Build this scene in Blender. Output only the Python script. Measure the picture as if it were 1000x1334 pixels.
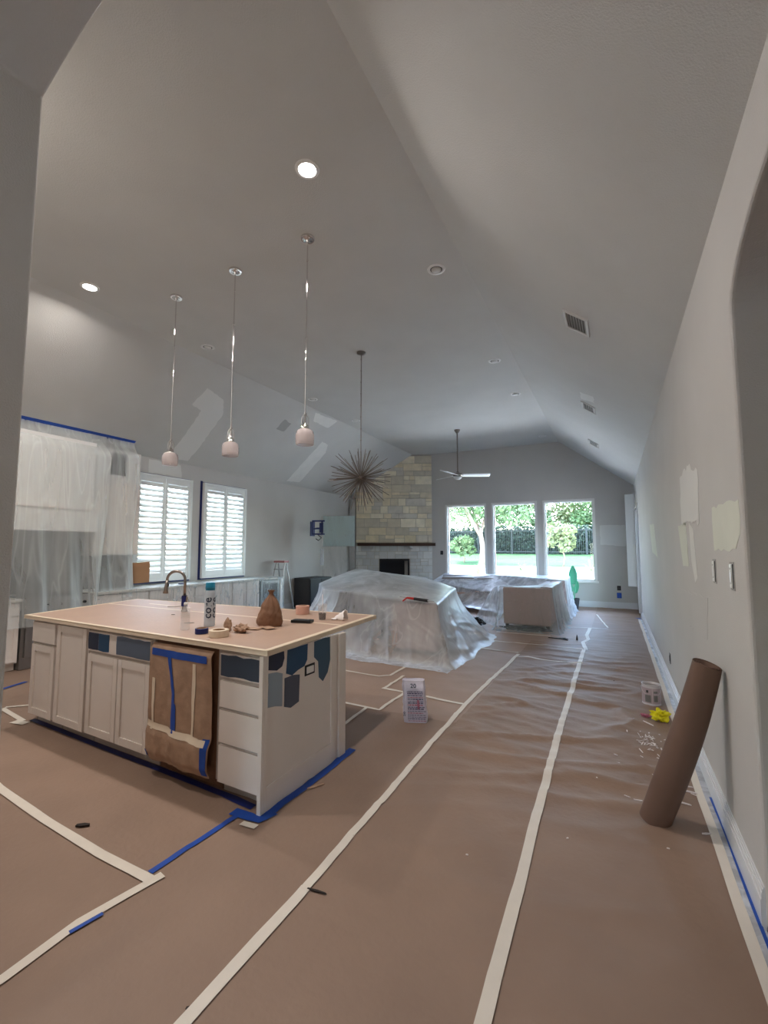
import bpy, bmesh, math, random
from mathutils import Vector, Matrix, noise
for o in list(bpy.data.objects): bpy.data.objects.remove(o)
S = bpy.context.scene
COL = S.collection
R = math.radians
random.seed(7)

# ---------------------------------------------------------------- camera
H = 1.55
cam = bpy.data.objects.new('camera', bpy.data.cameras.new('camera'))
COL.objects.link(cam)
cam.location = (0, 0, H)
cam.rotation_euler = (R(94.65), 0, R(26.876))
cam.data.sensor_fit = 'HORIZONTAL'; cam.data.sensor_width = 36; cam.data.lens = 21.24
cam.data.clip_start = 0.05; cam.data.clip_end = 500
S.camera = cam
# ---------------------------------------------------------------- world, sun, exposure
S.view_settings.view_transform = 'Standard'; S.view_settings.look = 'None'
S.view_settings.gamma = 1; S.view_settings.use_curve_mapping = False
S.view_settings.exposure = 0.2
W = bpy.data.worlds.new('sky'); S.world = W; W.use_nodes = True
nt = W.node_tree
sky = nt.nodes.new('ShaderNodeTexSky'); sky.sky_type = 'NISHITA'; sky.sun_disc = False
sky.sun_elevation = R(55); sky.sun_rotation = R(-62); sky.dust_density = 1.2
hz = nt.nodes.new('ShaderNodeMixRGB'); hz.inputs[0].default_value = .3; hz.inputs[2].default_value = (.30, .30, .29, 1)
nt.links.new(sky.outputs[0], hz.inputs[1]); nt.links.new(hz.outputs[0], nt.nodes['Background'].inputs[0])
nt.nodes['Background'].inputs[1].default_value = 5.2
sl = bpy.data.lights.new('sun', 'SUN'); sl.energy = 12.0; sl.angle = R(0.6); sl.color = (1, .96, .88)
so = bpy.data.objects.new('sun', sl); COL.objects.link(so); so.rotation_euler = Vector((.42, -.22, -.88)).to_track_quat('-Z', 'Y').to_euler()
def portal(loc, rot, sx, sy):
    l = bpy.data.lights.new('portal', 'AREA'); l.shape = 'RECTANGLE'; l.size = sx; l.size_y = sy; l.cycles.is_portal = True
    o = bpy.data.objects.new('window_portal', l); COL.objects.link(o); o.location = loc; o.rotation_euler = rot
for x in (-4.02, -2.57, -1.11): portal((x, 13.6, 1.8), (R(-90), 0, 0), 1.2, 2.15)
for y in (5.63, 7.1): portal((-7.64, y, 1.95), (R(90), 0, R(-90)), 1.1, 1.9)
portal((.68, 12.2, 1.3), (R(90), 0, R(90)), .8, 2.3)
CAN_W = 38
CANC = (1, .94, .89)

# ---------------------------------------------------------------- materials
def C(r, g, b):
    f = lambda c: (c/255/12.92 if c/255 <= .04045 else ((c/255+.055)/1.055)**2.4)
    return (f(r), f(g), f(b), 1)
def mat(name, col, rough=.6, metal=0, bump=0, bscale=200, var=0, vscale=4, emit=None, alpha=None, trans=0, ior=1.45, stretch=None, spec=None):
    m = bpy.data.materials.new(name); m.use_nodes = True
    n = m.node_tree.nodes; L = m.node_tree.links; p = n['Principled BSDF']
    p.inputs['Base Color'].default_value = col; p.inputs['Roughness'].default_value = rough; p.inputs['Metallic'].default_value = metal
    p.inputs['Transmission Weight'].default_value = trans; p.inputs['IOR'].default_value = ior
    if spec is not None: p.inputs['Specular IOR Level'].default_value = spec
    tc = n.new('ShaderNodeTexCoord'); src = tc.outputs['Object']
    if stretch:
        mp = n.new('ShaderNodeMapping'); mp.inputs['Scale'].default_value = stretch; L.new(src, mp.inputs[0]); src = mp.outputs[0]
    if var:
        t = n.new('ShaderNodeTexNoise'); t.inputs['Scale'].default_value = vscale; t.inputs['Detail'].default_value = 5; L.new(src, t.inputs[0])
        r = n.new('ShaderNodeValToRGB'); r.color_ramp.elements[0].position = .3; r.color_ramp.elements[1].position = .7
        r.color_ramp.elements[0].color = tuple(c*(1-var) for c in col[:3])+(1,); r.color_ramp.elements[1].color = tuple(min(1, c*(1+var)) for c in col[:3])+(1,)
        L.new(t.outputs[0], r.inputs[0]); L.new(r.outputs[0], p.inputs['Base Color'])
    if bump:
        t = n.new('ShaderNodeTexNoise'); t.inputs['Scale'].default_value = bscale; t.inputs['Detail'].default_value = 3; L.new(src, t.inputs[0])
        b = n.new('ShaderNodeBump'); b.inputs['Strength'].default_value = bump; b.inputs['Distance'].default_value = .01
        L.new(t.outputs[0], b.inputs['Height']); L.new(b.outputs[0], p.inputs['Normal'])
    if emit: p.inputs['Emission Color'].default_value = emit[0]; p.inputs['Emission Strength'].default_value = emit[1]
    if alpha is not None: p.inputs['Alpha'].default_value = alpha
    return m
def plastic(name, col, lo, hi, scale, stretch=(1, 1, 1)):
    m = mat(name, col, .28, bump=.35, bscale=14, stretch=stretch)
    n = m.node_tree.nodes; L = m.node_tree.links; p = n['Principled BSDF']
    tc = n.new('ShaderNodeTexCoord'); mp = n.new('ShaderNodeMapping'); mp.inputs['Scale'].default_value = stretch
    L.new(tc.outputs['Object'], mp.inputs[0])
    t = n.new('ShaderNodeTexNoise'); t.inputs['Scale'].default_value = scale; t.inputs['Detail'].default_value = 4; t.inputs['Distortion'].default_value = 1.2
    L.new(mp.outputs[0], t.inputs[0])
    mr = n.new('ShaderNodeMapRange'); mr.inputs['From Min'].default_value = .35; mr.inputs['From Max'].default_value = .68
    mr.inputs['To Min'].default_value = lo; mr.inputs['To Max'].default_value = hi; L.new(t.outputs[0], mr.inputs['Value'])
    lw = n.new('ShaderNodeLayerWeight'); lw.inputs['Blend'].default_value = .35
    ad = n.new('ShaderNodeMath'); ad.operation = 'MULTIPLY_ADD'; ad.use_clamp = True; ad.inputs[1].default_value = .45
    L.new(lw.outputs['Facing'], ad.inputs[0]); L.new(mr.outputs[0], ad.inputs[2]); t2 = n.new('ShaderNodeTexNoise'); t2.inputs['Scale'].default_value = scale*2.1; t2.inputs['Detail'].default_value = 2; t2.inputs['Distortion'].default_value = .6; L.new(mp.outputs[0], t2.inputs[0])
    s1 = n.new('ShaderNodeMath'); s1.operation = 'SUBTRACT'; s1.inputs[1].default_value = .5; L.new(t2.outputs[0], s1.inputs[0])
    s2 = n.new('ShaderNodeMath'); s2.operation = 'ABSOLUTE'; L.new(s1.outputs[0], s2.inputs[0])
    s3 = n.new('ShaderNodeMapRange'); s3.inputs['From Min'].default_value = 0; s3.inputs['From Max'].default_value = .03; s3.inputs['To Min'].default_value = .09; s3.inputs['To Max'].default_value = 0; L.new(s2.outputs[0], s3.inputs['Value'])
    s4 = n.new('ShaderNodeMath'); s4.operation = 'ADD'; s4.use_clamp = True; L.new(ad.outputs[0], s4.inputs[0]); L.new(s3.outputs[0], s4.inputs[1]); L.new(s4.outputs[0], p.inputs['Alpha'])
    return m
def thin_glass():
    m = bpy.data.materials.new('window_glass'); m.use_nodes = True; n = m.node_tree.nodes; L = m.node_tree.links
    n.remove(n['Principled BSDF']); t = n.new('ShaderNodeBsdfTransparent'); t.inputs[0].default_value = (.95, .97, .96, 1)
    g = n.new('ShaderNodeBsdfGlossy'); g.inputs['Roughness'].default_value = .02; f_ = n.new('ShaderNodeFresnel'); f_.inputs[0].default_value = 1.3
    x = n.new('ShaderNodeMixShader'); L.new(f_.outputs[0], x.inputs[0]); L.new(t.outputs[0], x.inputs[1]); L.new(g.outputs[0], x.inputs[2]); L.new(x.outputs[0], n['Material Output'].inputs[0]); return m
M = dict(
 wall=mat('wall_paint', C(200,196,191), .75, bump=.25, bscale=160, var=.03, vscale=1.5),
 ceil=mat('ceiling_paint', C(199,197,192), .8, bump=.35, bscale=110, var=.03, vscale=1.5),
 white=mat('trim_white', C(228,226,222), .35),
 gloss=mat('baseboard_white', C(225,225,226), .22),
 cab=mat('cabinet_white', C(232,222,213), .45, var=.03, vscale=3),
 cabin=mat('cabinet_frame_shaded', C(190,178,168), .6),  # taupe frame, darkened to carry the shadow lines between drawers
 kraft=mat('kraft_paper', C(148,123,106), .58, bump=.25, bscale=30, var=.07, vscale=2.2, spec=.4),
 kraft2=mat('kraft_paper_rosy', C(164,138,121), .6, bump=.2, bscale=30, var=.05, vscale=3),
 kraftw=mat('kraft_paper_worktop', C(184,154,134), .55, bump=.2, bscale=30, var=.05, vscale=3),
 kraftr=mat('kraft_roll', C(112,86,72), .6, var=.06, vscale=6),
 kraftd=mat('dark_bag_paper', C(128,92,68), .7, bump=.6, bscale=22, var=.15, vscale=12),
 kraftb=mat('brown_bag_paper', C(172,140,116), .7, bump=.5, bscale=25, var=.12, vscale=12),
 under=mat('tan_underlay', C(128,108,94), .8),
 tape=mat('masking_tape', C(226,216,202), .55, var=.03, vscale=12),
 tapet=mat('cream_tape', C(230,212,188), .6, var=.04, vscale=12),
 blue=mat('painters_tape_blue', C(24,74,165), .5, var=.08, vscale=14),
 navy=mat('navy_tape', C(20,34,100), .45),
 pat1=mat('joint_compound', C(222,220,214), .8, var=.04, vscale=5),
 pat2=mat('primer_green', C(216,217,203), .8, var=.03, vscale=5),
 pat3=mat('primer_grey', C(220,218,213), .8),
 patd=mat('dark_patch_and_shade', C(165,162,158), .8),
 n1=mat('paint_navy', C(22,34,62), .35), n2=mat('paint_teal_blue', C(14,66,104), .35), n3=mat('paint_slate_blue', C(50,82,106), .4),
 n4=mat('paint_pale_blue', C(146,160,172), .45), n5=mat('paint_grey_blue', C(82,90,108), .4), n6=mat('paint_denim', C(88,101,120), .4),
 chrome=mat('chrome', C(225,222,220), .08, 1), nickel=mat('brushed_nickel', C(150,142,134), .3, 1), bronze=mat('dark_rods', C(140,128,116), .3, .9),
 steel=mat('stainless', C(150,150,150), .3, .9),
 black=mat('black_plastic', C(22,22,24), .4), dgrey=mat('charcoal', C(62,62,64), .6), fire=mat('firebox_black', C(14,15,24), .5),
 glass=thin_glass(),
 shade=mat('pink_tinted_ribbed_glass', C(222,208,206), .12, alpha=.42),
 lens_on=mat('lamp_lens_lit', (1,1,1,1), .4, emit=((1,.97,.95,1), 14)),
 lens_off=mat('lamp_lens_off', C(215,213,208), .3),
 vent=mat('vent_metal', C(205,203,198), .5), ventd=mat('vent_dark', C(120,118,114), .8),
 stone=[mat('limestone_%d'%i, C(*c), .9, bump=.5, bscale=25, var=.08, vscale=6) for i, c in enumerate([(228,214,184),(236,222,194),(220,208,184),(216,208,194),(240,230,206),(210,200,180)])],
 wstone=[mat('pale_lit_limestone_%d'%i, C(*c), .9, bump=.5, bscale=25, var=.06, vscale=6) for i, c in enumerate([(206,205,202),(214,212,208),(196,196,195)])],  # paler stones below the mantel, their whiter light put into the colour
 mortar=mat('mortar', C(186,178,164), .95), mantel=mat('walnut_mantel', C(70,46,34), .5, var=.2, vscale=8, stretch=(1,1,8)),
 sofa=mat('taupe_upholstery', C(176,150,140), .9, bump=.3, bscale=120), sofad=mat('dark_upholstery', C(74,74,80), .9), sofal=mat('pale_upholstery', C(190,188,190), .9),
 sheet=plastic('plastic_sheeting', C(228,230,230), .20, .44, 1.3, (1,1,.5)),
 sheetv=plastic('hanging_plastic', C(232,236,234), .20, .40, 1.1, (1,2.0,.22)),
 sheeth=plastic('clear_plastic_film', C(228,238,240), .05, .20, 2.0, (1,2,.4)),
 sheetb=plastic('thin_plastic_drape', C(232,238,246), .18, .55, 4, (1,1,.5)),  # faint blue of the window daylight mixed into the plastic's colour
 louver=mat('shutter_white', C(236,238,236), .4), 
 tvc=mat('screen_reflection', C(176,200,200), .2), tvb=mat('blue_bracket', C(36,52,112), .45),  # screen's pale blue-green paints the reflections on its plastic wrap
 cup=mat('clear_cup', C(240,236,234), .1, alpha=.13), cola=mat('dark_drink', C(36,18,16), .2),
 water=mat('clear_bottle', C(232,236,240), .08, alpha=.24), corel=mat('bottle_frosted', C(206,216,226), .15, alpha=.7), teal=mat('teal_cap', C(22,128,160), .35), ink=mat('dark_print', C(26,42,66), .5),
 inkp=mat('violet_print', C(92,84,118), .6), inkr=mat('red_print', C(190,110,130), .6), bagw=mat('plaster_bag_paper', C(222,214,226), .5, bump=.9, bscale=22, var=.05, vscale=9),
 pink=mat('pink_tape', C(212,164,146), .5), yellow=mat('yellow_rag', C(226,214,20), .6, bump=.3, bscale=40), red=mat('red_handle', C(190,36,30), .4),
 can=mat('paint_can_metal', C(206,200,200), .35, .2), lab=mat('can_label', C(178,160,162), .5), cwhite=mat('white_cloth', C(236,226,222), .8),
 card=mat('cardboard', C(176,138,104), .8, var=.05, vscale=6), alu=mat('ladder_aluminium', C(150,148,146), .35, .7), pinkl=mat('ladder_top_red', C(176,112,112), .5),
 conc=mat('patio_concrete', C(226,222,214), .9, var=.06, vscale=2), grass=mat('lawn', C(58,92,50), .95, var=.25, vscale=3, bump=.8, bscale=20),
 leafh=mat('hedge_leaf', C(54,72,54), .6, var=.3, vscale=3), leaft=mat('tree_leaf', C(92,114,72), .6, var=.3, vscale=1.2), leafy=mat('yellow_green_leaf', C(122,130,88), .6, var=.2, vscale=2), core_h=mat('hedge_core', C(28,40,28), .95),
 bark=mat('bark', C(132,112,96), .9, bump=.8, bscale=20, var=.2, vscale=6), iron=mat('black_iron', C(48,52,50), .5), leafg=mat('mint_leaf', C(96,196,150), .4),
 plas=mat('white_device', C(235,232,226), .3), tile=mat('dark_backsplash', C(70,68,66), .5, var=.15, vscale=5), counter=mat('worktop_stone', C(196,190,180), .3, var=.06, vscale=10),
 bag_shadow=mat('black_bag_or_shadow', C(26,27,32), .3, bump=.6, bscale=12), darkfloor=mat('passage_floor', C(110,92,80), .7), scrap=mat('scrap_dark', C(40,30,26), .7),
 roof=mat('roof_shell', C(120,112,104), .9),
)

# ---------------------------------------------------------------- helpers
class MB:
    def __init__(s): s.b = bmesh.new()
    def face(s, pts):
        vs = [s.b.verts.new(p) for p in pts]; 
        try: return s.b.faces.new(vs)
        except ValueError: return None
    def box(s, x0, x1, y0, y1, z0, z1, bev=0, rz=0, piv=None):
        r = bmesh.ops.create_cube(s.b, size=1)['verts']
        for v in r: v.co = Vector(((x0+x1)/2+v.co.x*(x1-x0), (y0+y1)/2+v.co.y*(y1-y0), (z0+z1)/2+v.co.z*(z1-z0)))
        if bev:
            es = list({e for v in r for e in v.link_edges})
            o = bmesh.ops.bevel(s.b, geom=es, offset=bev, segments=2, affect='EDGES', profile=.6)
            r = list({v for f in o['faces'] for v in f.verts} | {v for v in r if v.is_valid})
        if rz:
            c = Vector(piv if piv else ((x0+x1)/2, (y0+y1)/2, 0)); m = Matrix.Rotation(rz, 3, 'Z')
            for v in r: v.co = m @ (v.co-c)+c
        return s
    def obox(s, o, u, v, w, du, dv, dw, bev=0):
        # oriented box: origin corner o, unit axes u v w, extents
        r = bmesh.ops.create_cube(s.b, size=1)['verts']
        for q in r:
            a = q.co+Vector((.5,.5,.5)); q.co = Vector(o)+Vector(u)*a.x*du+Vector(v)*a.y*dv+Vector(w)*a.z*dw
        if bev: bmesh.ops.bevel(s.b, geom=list({e for q in r for e in q.link_edges}), offset=bev, segments=2, affect='EDGES', profile=.6)
        return s
    def prism(s, poly, a, d0, d1):
        # poly in the two other axes (ordered), extruded along axis a
        def P(p, d):
            return {'x': (d, p[0], p[1]), 'y': (p[0], d, p[1]), 'z': (p[0], p[1], d)}[a]
        A = [s.b.verts.new(P(p, d0)) for p in poly]; B = [s.b.verts.new(P(p, d1)) for p in poly]
        fs = [s.b.faces.new(A), s.b.faces.new(B[::-1])]
        for i in range(len(poly)): fs.append(s.b.faces.new((A[i-1], A[i], B[i], B[i-1])))
        return s
    def tube(s, pts, r, n=10, cap=True, closed=False):
        pts = [Vector(p) for p in pts]; rs = r if isinstance(r, (list, tuple)) else [r]*len(pts)
        rings = []; up = Vector((0, 0, 1)); last = None
        for i, p in enumerate(pts):
            if closed: t = pts[(i+1) % len(pts)]-pts[i-1]
            else: t = pts[min(i+1, len(pts)-1)]-pts[max(i-1, 0)]
            t.normalize()
            if last is None:
                a = t.cross(up) if abs(t.z) < .95 else t.cross(Vector((1, 0, 0)))
            else: a = last-t*last.dot(t)
            a.normalize(); last = a; b = t.cross(a)
            rings.append([s.b.verts.new(p+(a*math.cos(6.28318*k/n)+b*math.sin(6.28318*k/n))*rs[i]) for k in range(n)])
        m = len(rings)
        for i in range(m if closed else m-1):
            A, B = rings[i], rings[(i+1) % m]
            for k in range(n): s.b.faces.new((A[k], A[(k+1) % n], B[(k+1) % n], B[k]))
        if cap and not closed: s.b.faces.new(rings[0][::-1]); s.b.faces.new(rings[-1])
        return s
    def lathe(s, prof, c=(0, 0, 0), n=24, axis=None, rib=0, capb=True, capt=True):
        c = Vector(c); q = Vector((0, 0, 1)).rotation_difference(Vector(axis).normalized()) if axis else None
        rings = []
        for (r, z) in prof:
            ring = []
            for k in range(n):
                a = 6.28318*k/n; rr = r*(1+(rib if k % 2 else -rib))
                v = Vector((rr*math.cos(a), rr*math.sin(a), z))
                if q: v = q @ v
                ring.append(s.b.verts.new(c+v))
            rings.append(ring)
        for A, B in zip(rings, rings[1:]):
            for k in range(n): s.b.faces.new((A[k], A[(k+1) % n], B[(k+1) % n], B[k]))
        if capb and prof[0][0] > 1e-4: s.b.faces.new(rings[0][::-1])
        if capt and prof[-1][0] > 1e-4: s.b.faces.new(rings[-1])
        return s
    def grid(s, f, nu, nv, wrap=False):
        V = [[s.b.verts.new(f(i/(nu if wrap else nu-1), j/(nv-1))) for j in range(nv)] for i in range(nu)]
        for i in range(nu if wrap else nu-1):
            for j in range(nv-1):
                k = (i+1) % nu; s.b.faces.new((V[i][j], V[k][j], V[k][j+1], V[i][j+1]))
        return s
def wloc(o):
    v = Vector((0, 0, 0))
    while o: v += o.location; o = o.parent
    return v
def obj(name, mb, m, parent=None, smooth=False, solid=0, **k):
    b = mb.b
    bmesh.ops.recalc_face_normals(b, faces=b.faces)
    if parent is not None: off = wloc(parent); loc = Vector((0, 0, 0))
    else:
        xs = [v.co for v in b.verts]; mn = Vector((min(v.x for v in xs), min(v.y for v in xs), min(v.z for v in xs))); mx = Vector((max(v.x for v in xs), max(v.y for v in xs), 0))
        off = Vector(((mn.x+mx.x)/2, (mn.y+mx.y)/2, mn.z)); loc = off.copy()
    for v in b.verts: v.co -= off
    me = bpy.data.meshes.new(name); b.to_mesh(me); b.free()
    me.materials.append(m)
    if smooth: me.shade_smooth()
    o = bpy.data.objects.new(name, me); COL.objects.link(o); o.location = loc
    if parent is not None: o.parent = parent
    if smooth == 'auto':
        e = o.modifiers.new('e', 'EDGE_SPLIT'); e.split_angle = R(40)
    if solid:
        sm = o.modifiers.new('s', 'SOLIDIFY'); sm.thickness = solid
    for a, v in k.items(): o[a] = v
    return o
def thing(name, label, cat, loc, group=None):
    o = bpy.data.objects.new(name, None); o.empty_display_size = .05; COL.objects.link(o); o.location = loc
    o['label'] = label; o['category'] = cat
    if group: o['group'] = group
    return o
def tag(o, label, cat, group=None, **k):
    o['label'] = label; o['category'] = cat
    if group: o['group'] = group
    for a, v in k.items(): o[a] = v
    return o
def struct(name, mb, m, **k): return obj(name, mb, m, kind='structure', **k)
def dup(root, loc, label, group=None):
    r = root.copy(); COL.objects.link(r); r.location = loc; r['label'] = label
    if group: r['group'] = group
    for ch in list(root.children):
        c = ch.copy(); COL.objects.link(c); c.parent = r
        for g in list(ch.children):
            d = g.copy(); COL.objects.link(d); d.parent = c
    return r
def txt(s, size):
    cu = bpy.data.curves.new('t', 'FONT'); cu.body = s; cu.size = size; cu.offset = size*.014; cu.resolution_u = 2
    o = bpy.data.objects.new('t', cu); COL.objects.link(o)
    me = bpy.data.meshes.new_from_object(o); vs = [v.co.copy() for v in me.vertices]; fs = [list(p.vertices) for p in me.polygons]
    bpy.data.objects.remove(o); bpy.data.curves.remove(cu); bpy.data.meshes.remove(me)
    return vs, fs
def addtxt(mb, s, size, f):
    vs, fs = txt(s, size); V = [mb.b.verts.new(f(v)) for v in vs]
    for q in fs:
        try: mb.b.faces.new([V[i] for i in q])
        except ValueError: pass
def zceil(x):
    if x < -5.65: return 4.55-.75*(-5.65-x)
    if x > -1.30: return 4.55-.75*(x+1.30)
    return 4.55
def clip_ceiling(mb, eps=.01):
    for co, no in (((-5.65, 0, 4.55-eps), (-.75, 0, 1)), ((0, 0, 4.55-eps), (0, 0, 1))):
        g = list(mb.b.verts)+list(mb.b.edges)+list(mb.b.faces)
        if not g: return
        r = bmesh.ops.bisect_plane(mb.b, geom=g, plane_co=co, plane_no=no, clear_outer=True)
        es = [e for e in r['geom_cut'] if isinstance(e, bmesh.types.BMEdge)]
        if es: bmesh.ops.contextual_create(mb.b, geom=es)

# ================================================================ STRUCTURE
X0, X1, Y0, Y1 = -7.45, .5, .8, 13.4
f = MB(); f.box(-7.6, 2.8, -3.3, 13.55, -.12, -.004); struct('floor', f, M['under'])
# ceiling of the great room (vaulted profile), running along the room
prof = [(X0, 3.2), (-5.65, 4.55), (-1.30, 4.55), (X1, 3.2), (X1+.14, 3.2), (X1+.14, 3.3), (-1.25, 4.69), (-5.7, 4.69), (X0-.14, 3.3), (X0-.14, 3.2)]
c = MB(); c.prism(prof, 'y', Y0-.35, Y1+.14); CEIL = struct('ceiling', c, M['ceil'])
def band(mb, axis, d0, d1, a0, a1, z0, ztop, holes):
    # wall along a, holes = [(a0,a1,z0,z1)]
    def B(p, q, lo, hi):
        if q-p > 1e-4 and hi-lo > 1e-4:
            if axis == 'x': mb.box(d0, d1, p, q, lo, hi)
            else: mb.box(p, q, d0, d1, lo, hi)
    cur = a0
    for h in sorted(holes):
        B(cur, h[0], z0, ztop); B(h[0], h[1], z0, h[2]); B(h[0], h[1], h[3], ztop); cur = h[1]
    B(cur, a1, z0, ztop)
# far wall with three windows and gable
FW = [(-4.62, -3.40), (-3.19, -1.95), (-1.74, -.46)]
w = MB(); band(w, 'y', Y1, Y1+.16, X0-.14, X1+.14, 0, 3.2, [(a, b, .68, 2.88) for a, b in FW])
w.prism([(X0-.14, 3.2), (X1+.14, 3.2), (-1.28, 4.62), (-5.67, 4.62)], 'y', Y1, Y1+.16)
WFAR = struct('wall_far', w, M['wall'])
# left wall with two windows
LW = [(5.08, 6.18), (6.56, 7.66)]
w = MB(); band(w, 'x', X0-.14, X0, Y0-.35, Y1+.16, 0, 3.25, [(a, b, 1.0, 2.86) for a, b in LW])
WLEFT = struct('wall_left', w, M['wall'])
# right wall with arch and garden door
def arcpts(y0, y1, zs, rise, n=20, ell=True):
    c = (y0+y1)/2; h = (y1-y0)/2; out = []
    for i in range(n+1):
        a = math.pi*i/n
        if ell: out.append((c-h*math.cos(a), zs+rise*math.sin(a)))
        else:
            rr = (h*h+rise*rise)/(2*rise); t = -h+2*h*i/n
            out.append((c+t, zs-(rr-rise)+math.sqrt(rr*rr-t*t)))
    return out
w = MB()
w.prism([(Y0-.35, 0), (.95, 0)]+arcpts(.95, 2.45, 2.60, .27)+[(2.45, 0), (11.75, 0), (11.75, 2.5), (12.65, 2.5), (12.65, 0), (Y1+.16, 0), (Y1+.16, 3.25), (Y0-.35, 3.25)], 'x', X1, X1+.2)
WRIGHT = struct('wall_right', w, M['wall'])
# wall behind the camera's view line: arched opening from the foyer into the great room
w = MB()
w.prism([(X0, 0), (-1.80, 0)]+arcpts(-1.80, .5, 3.19, .35, ell=False)[:-1]+[(.499, 3.2), (-1.30, 4.55), (-5.65, 4.55), (X0, 3.2)], 'y', Y0-.35, Y0)
WNEAR = struct('wall_near', w, M['wall'])
bv = WNEAR.modifiers.new('b', 'BEVEL'); bv.width = .018; bv.segments = 3; bv.limit_method = 'ANGLE'; bv.angle_limit = R(35)
bv = WRIGHT.modifiers.new('b', 'BEVEL'); bv.width = .018; bv.segments = 3; bv.limit_method = 'ANGLE'; bv.angle_limit = R(60)
# foyer shell
w = MB(); w.box(-2.74, -2.6, -3.2, Y0-.35, 0, 3.7); struct('wall_foyer_left', w, M['wall'])
w = MB(); w.box(.5, .7, -3.2, Y0-.35, 0, 3.7); struct('wall_foyer_right', w, M['wall'])
w = MB(); band(w, 'y', -3.34, -3.2, -2.74, .7, 0, 3.7, [(-1.5, -.55, 0, 2.1)]); struct('wall_foyer_back', w, M['wall'])
w = MB(); w.box(-1.5, -1.3, -3.3, -3.25, 0, 2.1); w.box(-.75, -.55, -3.3, -3.25, 0, 2.1); w.box(-1.3, -.75, -3.3, -3.25, 0, .5); w.box(-1.3, -.75, -3.3, -3.25, 1.9, 2.1); struct('added_door', w, M['mantel'])  # unseen door, added with a small pane to limit daylight entering the foyer
w = MB(); w.box(-1.3, -.75, -3.28, -3.27, .5, 1.9); obj('pane', w, M['glass'], bpy.data.objects['added_door'])
w = MB(); w.box(-2.74, .7, -3.34, Y0-.35, 3.7, 3.84); struct('ceiling_foyer', w, M['ceil'])
# passage beyond the right arch
w = MB(); w.box(2.6, 2.75, .3, 3.4, 0, 3.0); w.box(.7, 2.75, .2, .34, 0, 3.0); w.box(.7, 2.75, 3.3, 3.44, 0, 3.0); struct('wall_passage', w, M['wall'])
w = MB(); w.box(.7, 2.75, .2, 3.44, 3.0, 3.12); struct('ceiling_passage', w, M['ceil'])
# baseboards
def bboard(name, pts, inward):
    b = MB()
    for (a, c_) in zip(pts, pts[1:]):
        a = Vector(a); c_ = Vector(c_); d = (c_-a).normalized(); n = Vector(inward)
        for h0, h1, t in ((0, .115, .018), (.115, .14, .014), (.14, .155, .010), (.155, .165, .006)):
            b.obox((a.x, a.y, h0), (d.x, d.y, 0), n, (0, 0, 1), (c_-a).length, t, h1-h0)
    return struct(name, b, M['gloss'])
bboard('baseboard_right', [(X1, 2.47), (X1, 11.66)], (-1, 0, 0))
bboard('baseboard_far', [(-5.05, Y1), (X1-.02, Y1)], (0, -1, 0))
bboard('baseboard_left', [(X0, 8.5), (X0, 12.2)], (1, 0, 0))
# ---- far windows
for i, (a, b) in enumerate(FW):
    r = MB(); t = .055; y0, y1 = Y1-.012, Y1+.03
    r.box(a-.03, a+.03, y0, y1, .65, 2.91, .004); r.box(b-.03, b+.03, y0, y1, .65, 2.91, .004); r.box(a+.03, b-.03, y0, y1, 2.85, 2.91, .004); r.box(a-.06, b+.06, y0-.03, y1, .64, .69, .006)
    win = struct('window_%d' % (i+1), r, M['white'])
    g = MB(); y2 = Y1+.08
    for bx in ((a+.0, a+.05, .68, 2.88), (b-.05, b, .68, 2.88), (a+.05, b-.05, .68, .73), (a+.05, b-.05, 2.83, 2.88)): g.box(bx[0], bx[1], y2, y2+.05, bx[2], bx[3])
    obj('window_frame', g, M['white'], win)
    g = MB(); g.box(a+.05, b-.05, y2+.02, y2+.026, .73, 2.83); obj('pane', g, M['glass'], win)
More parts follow.
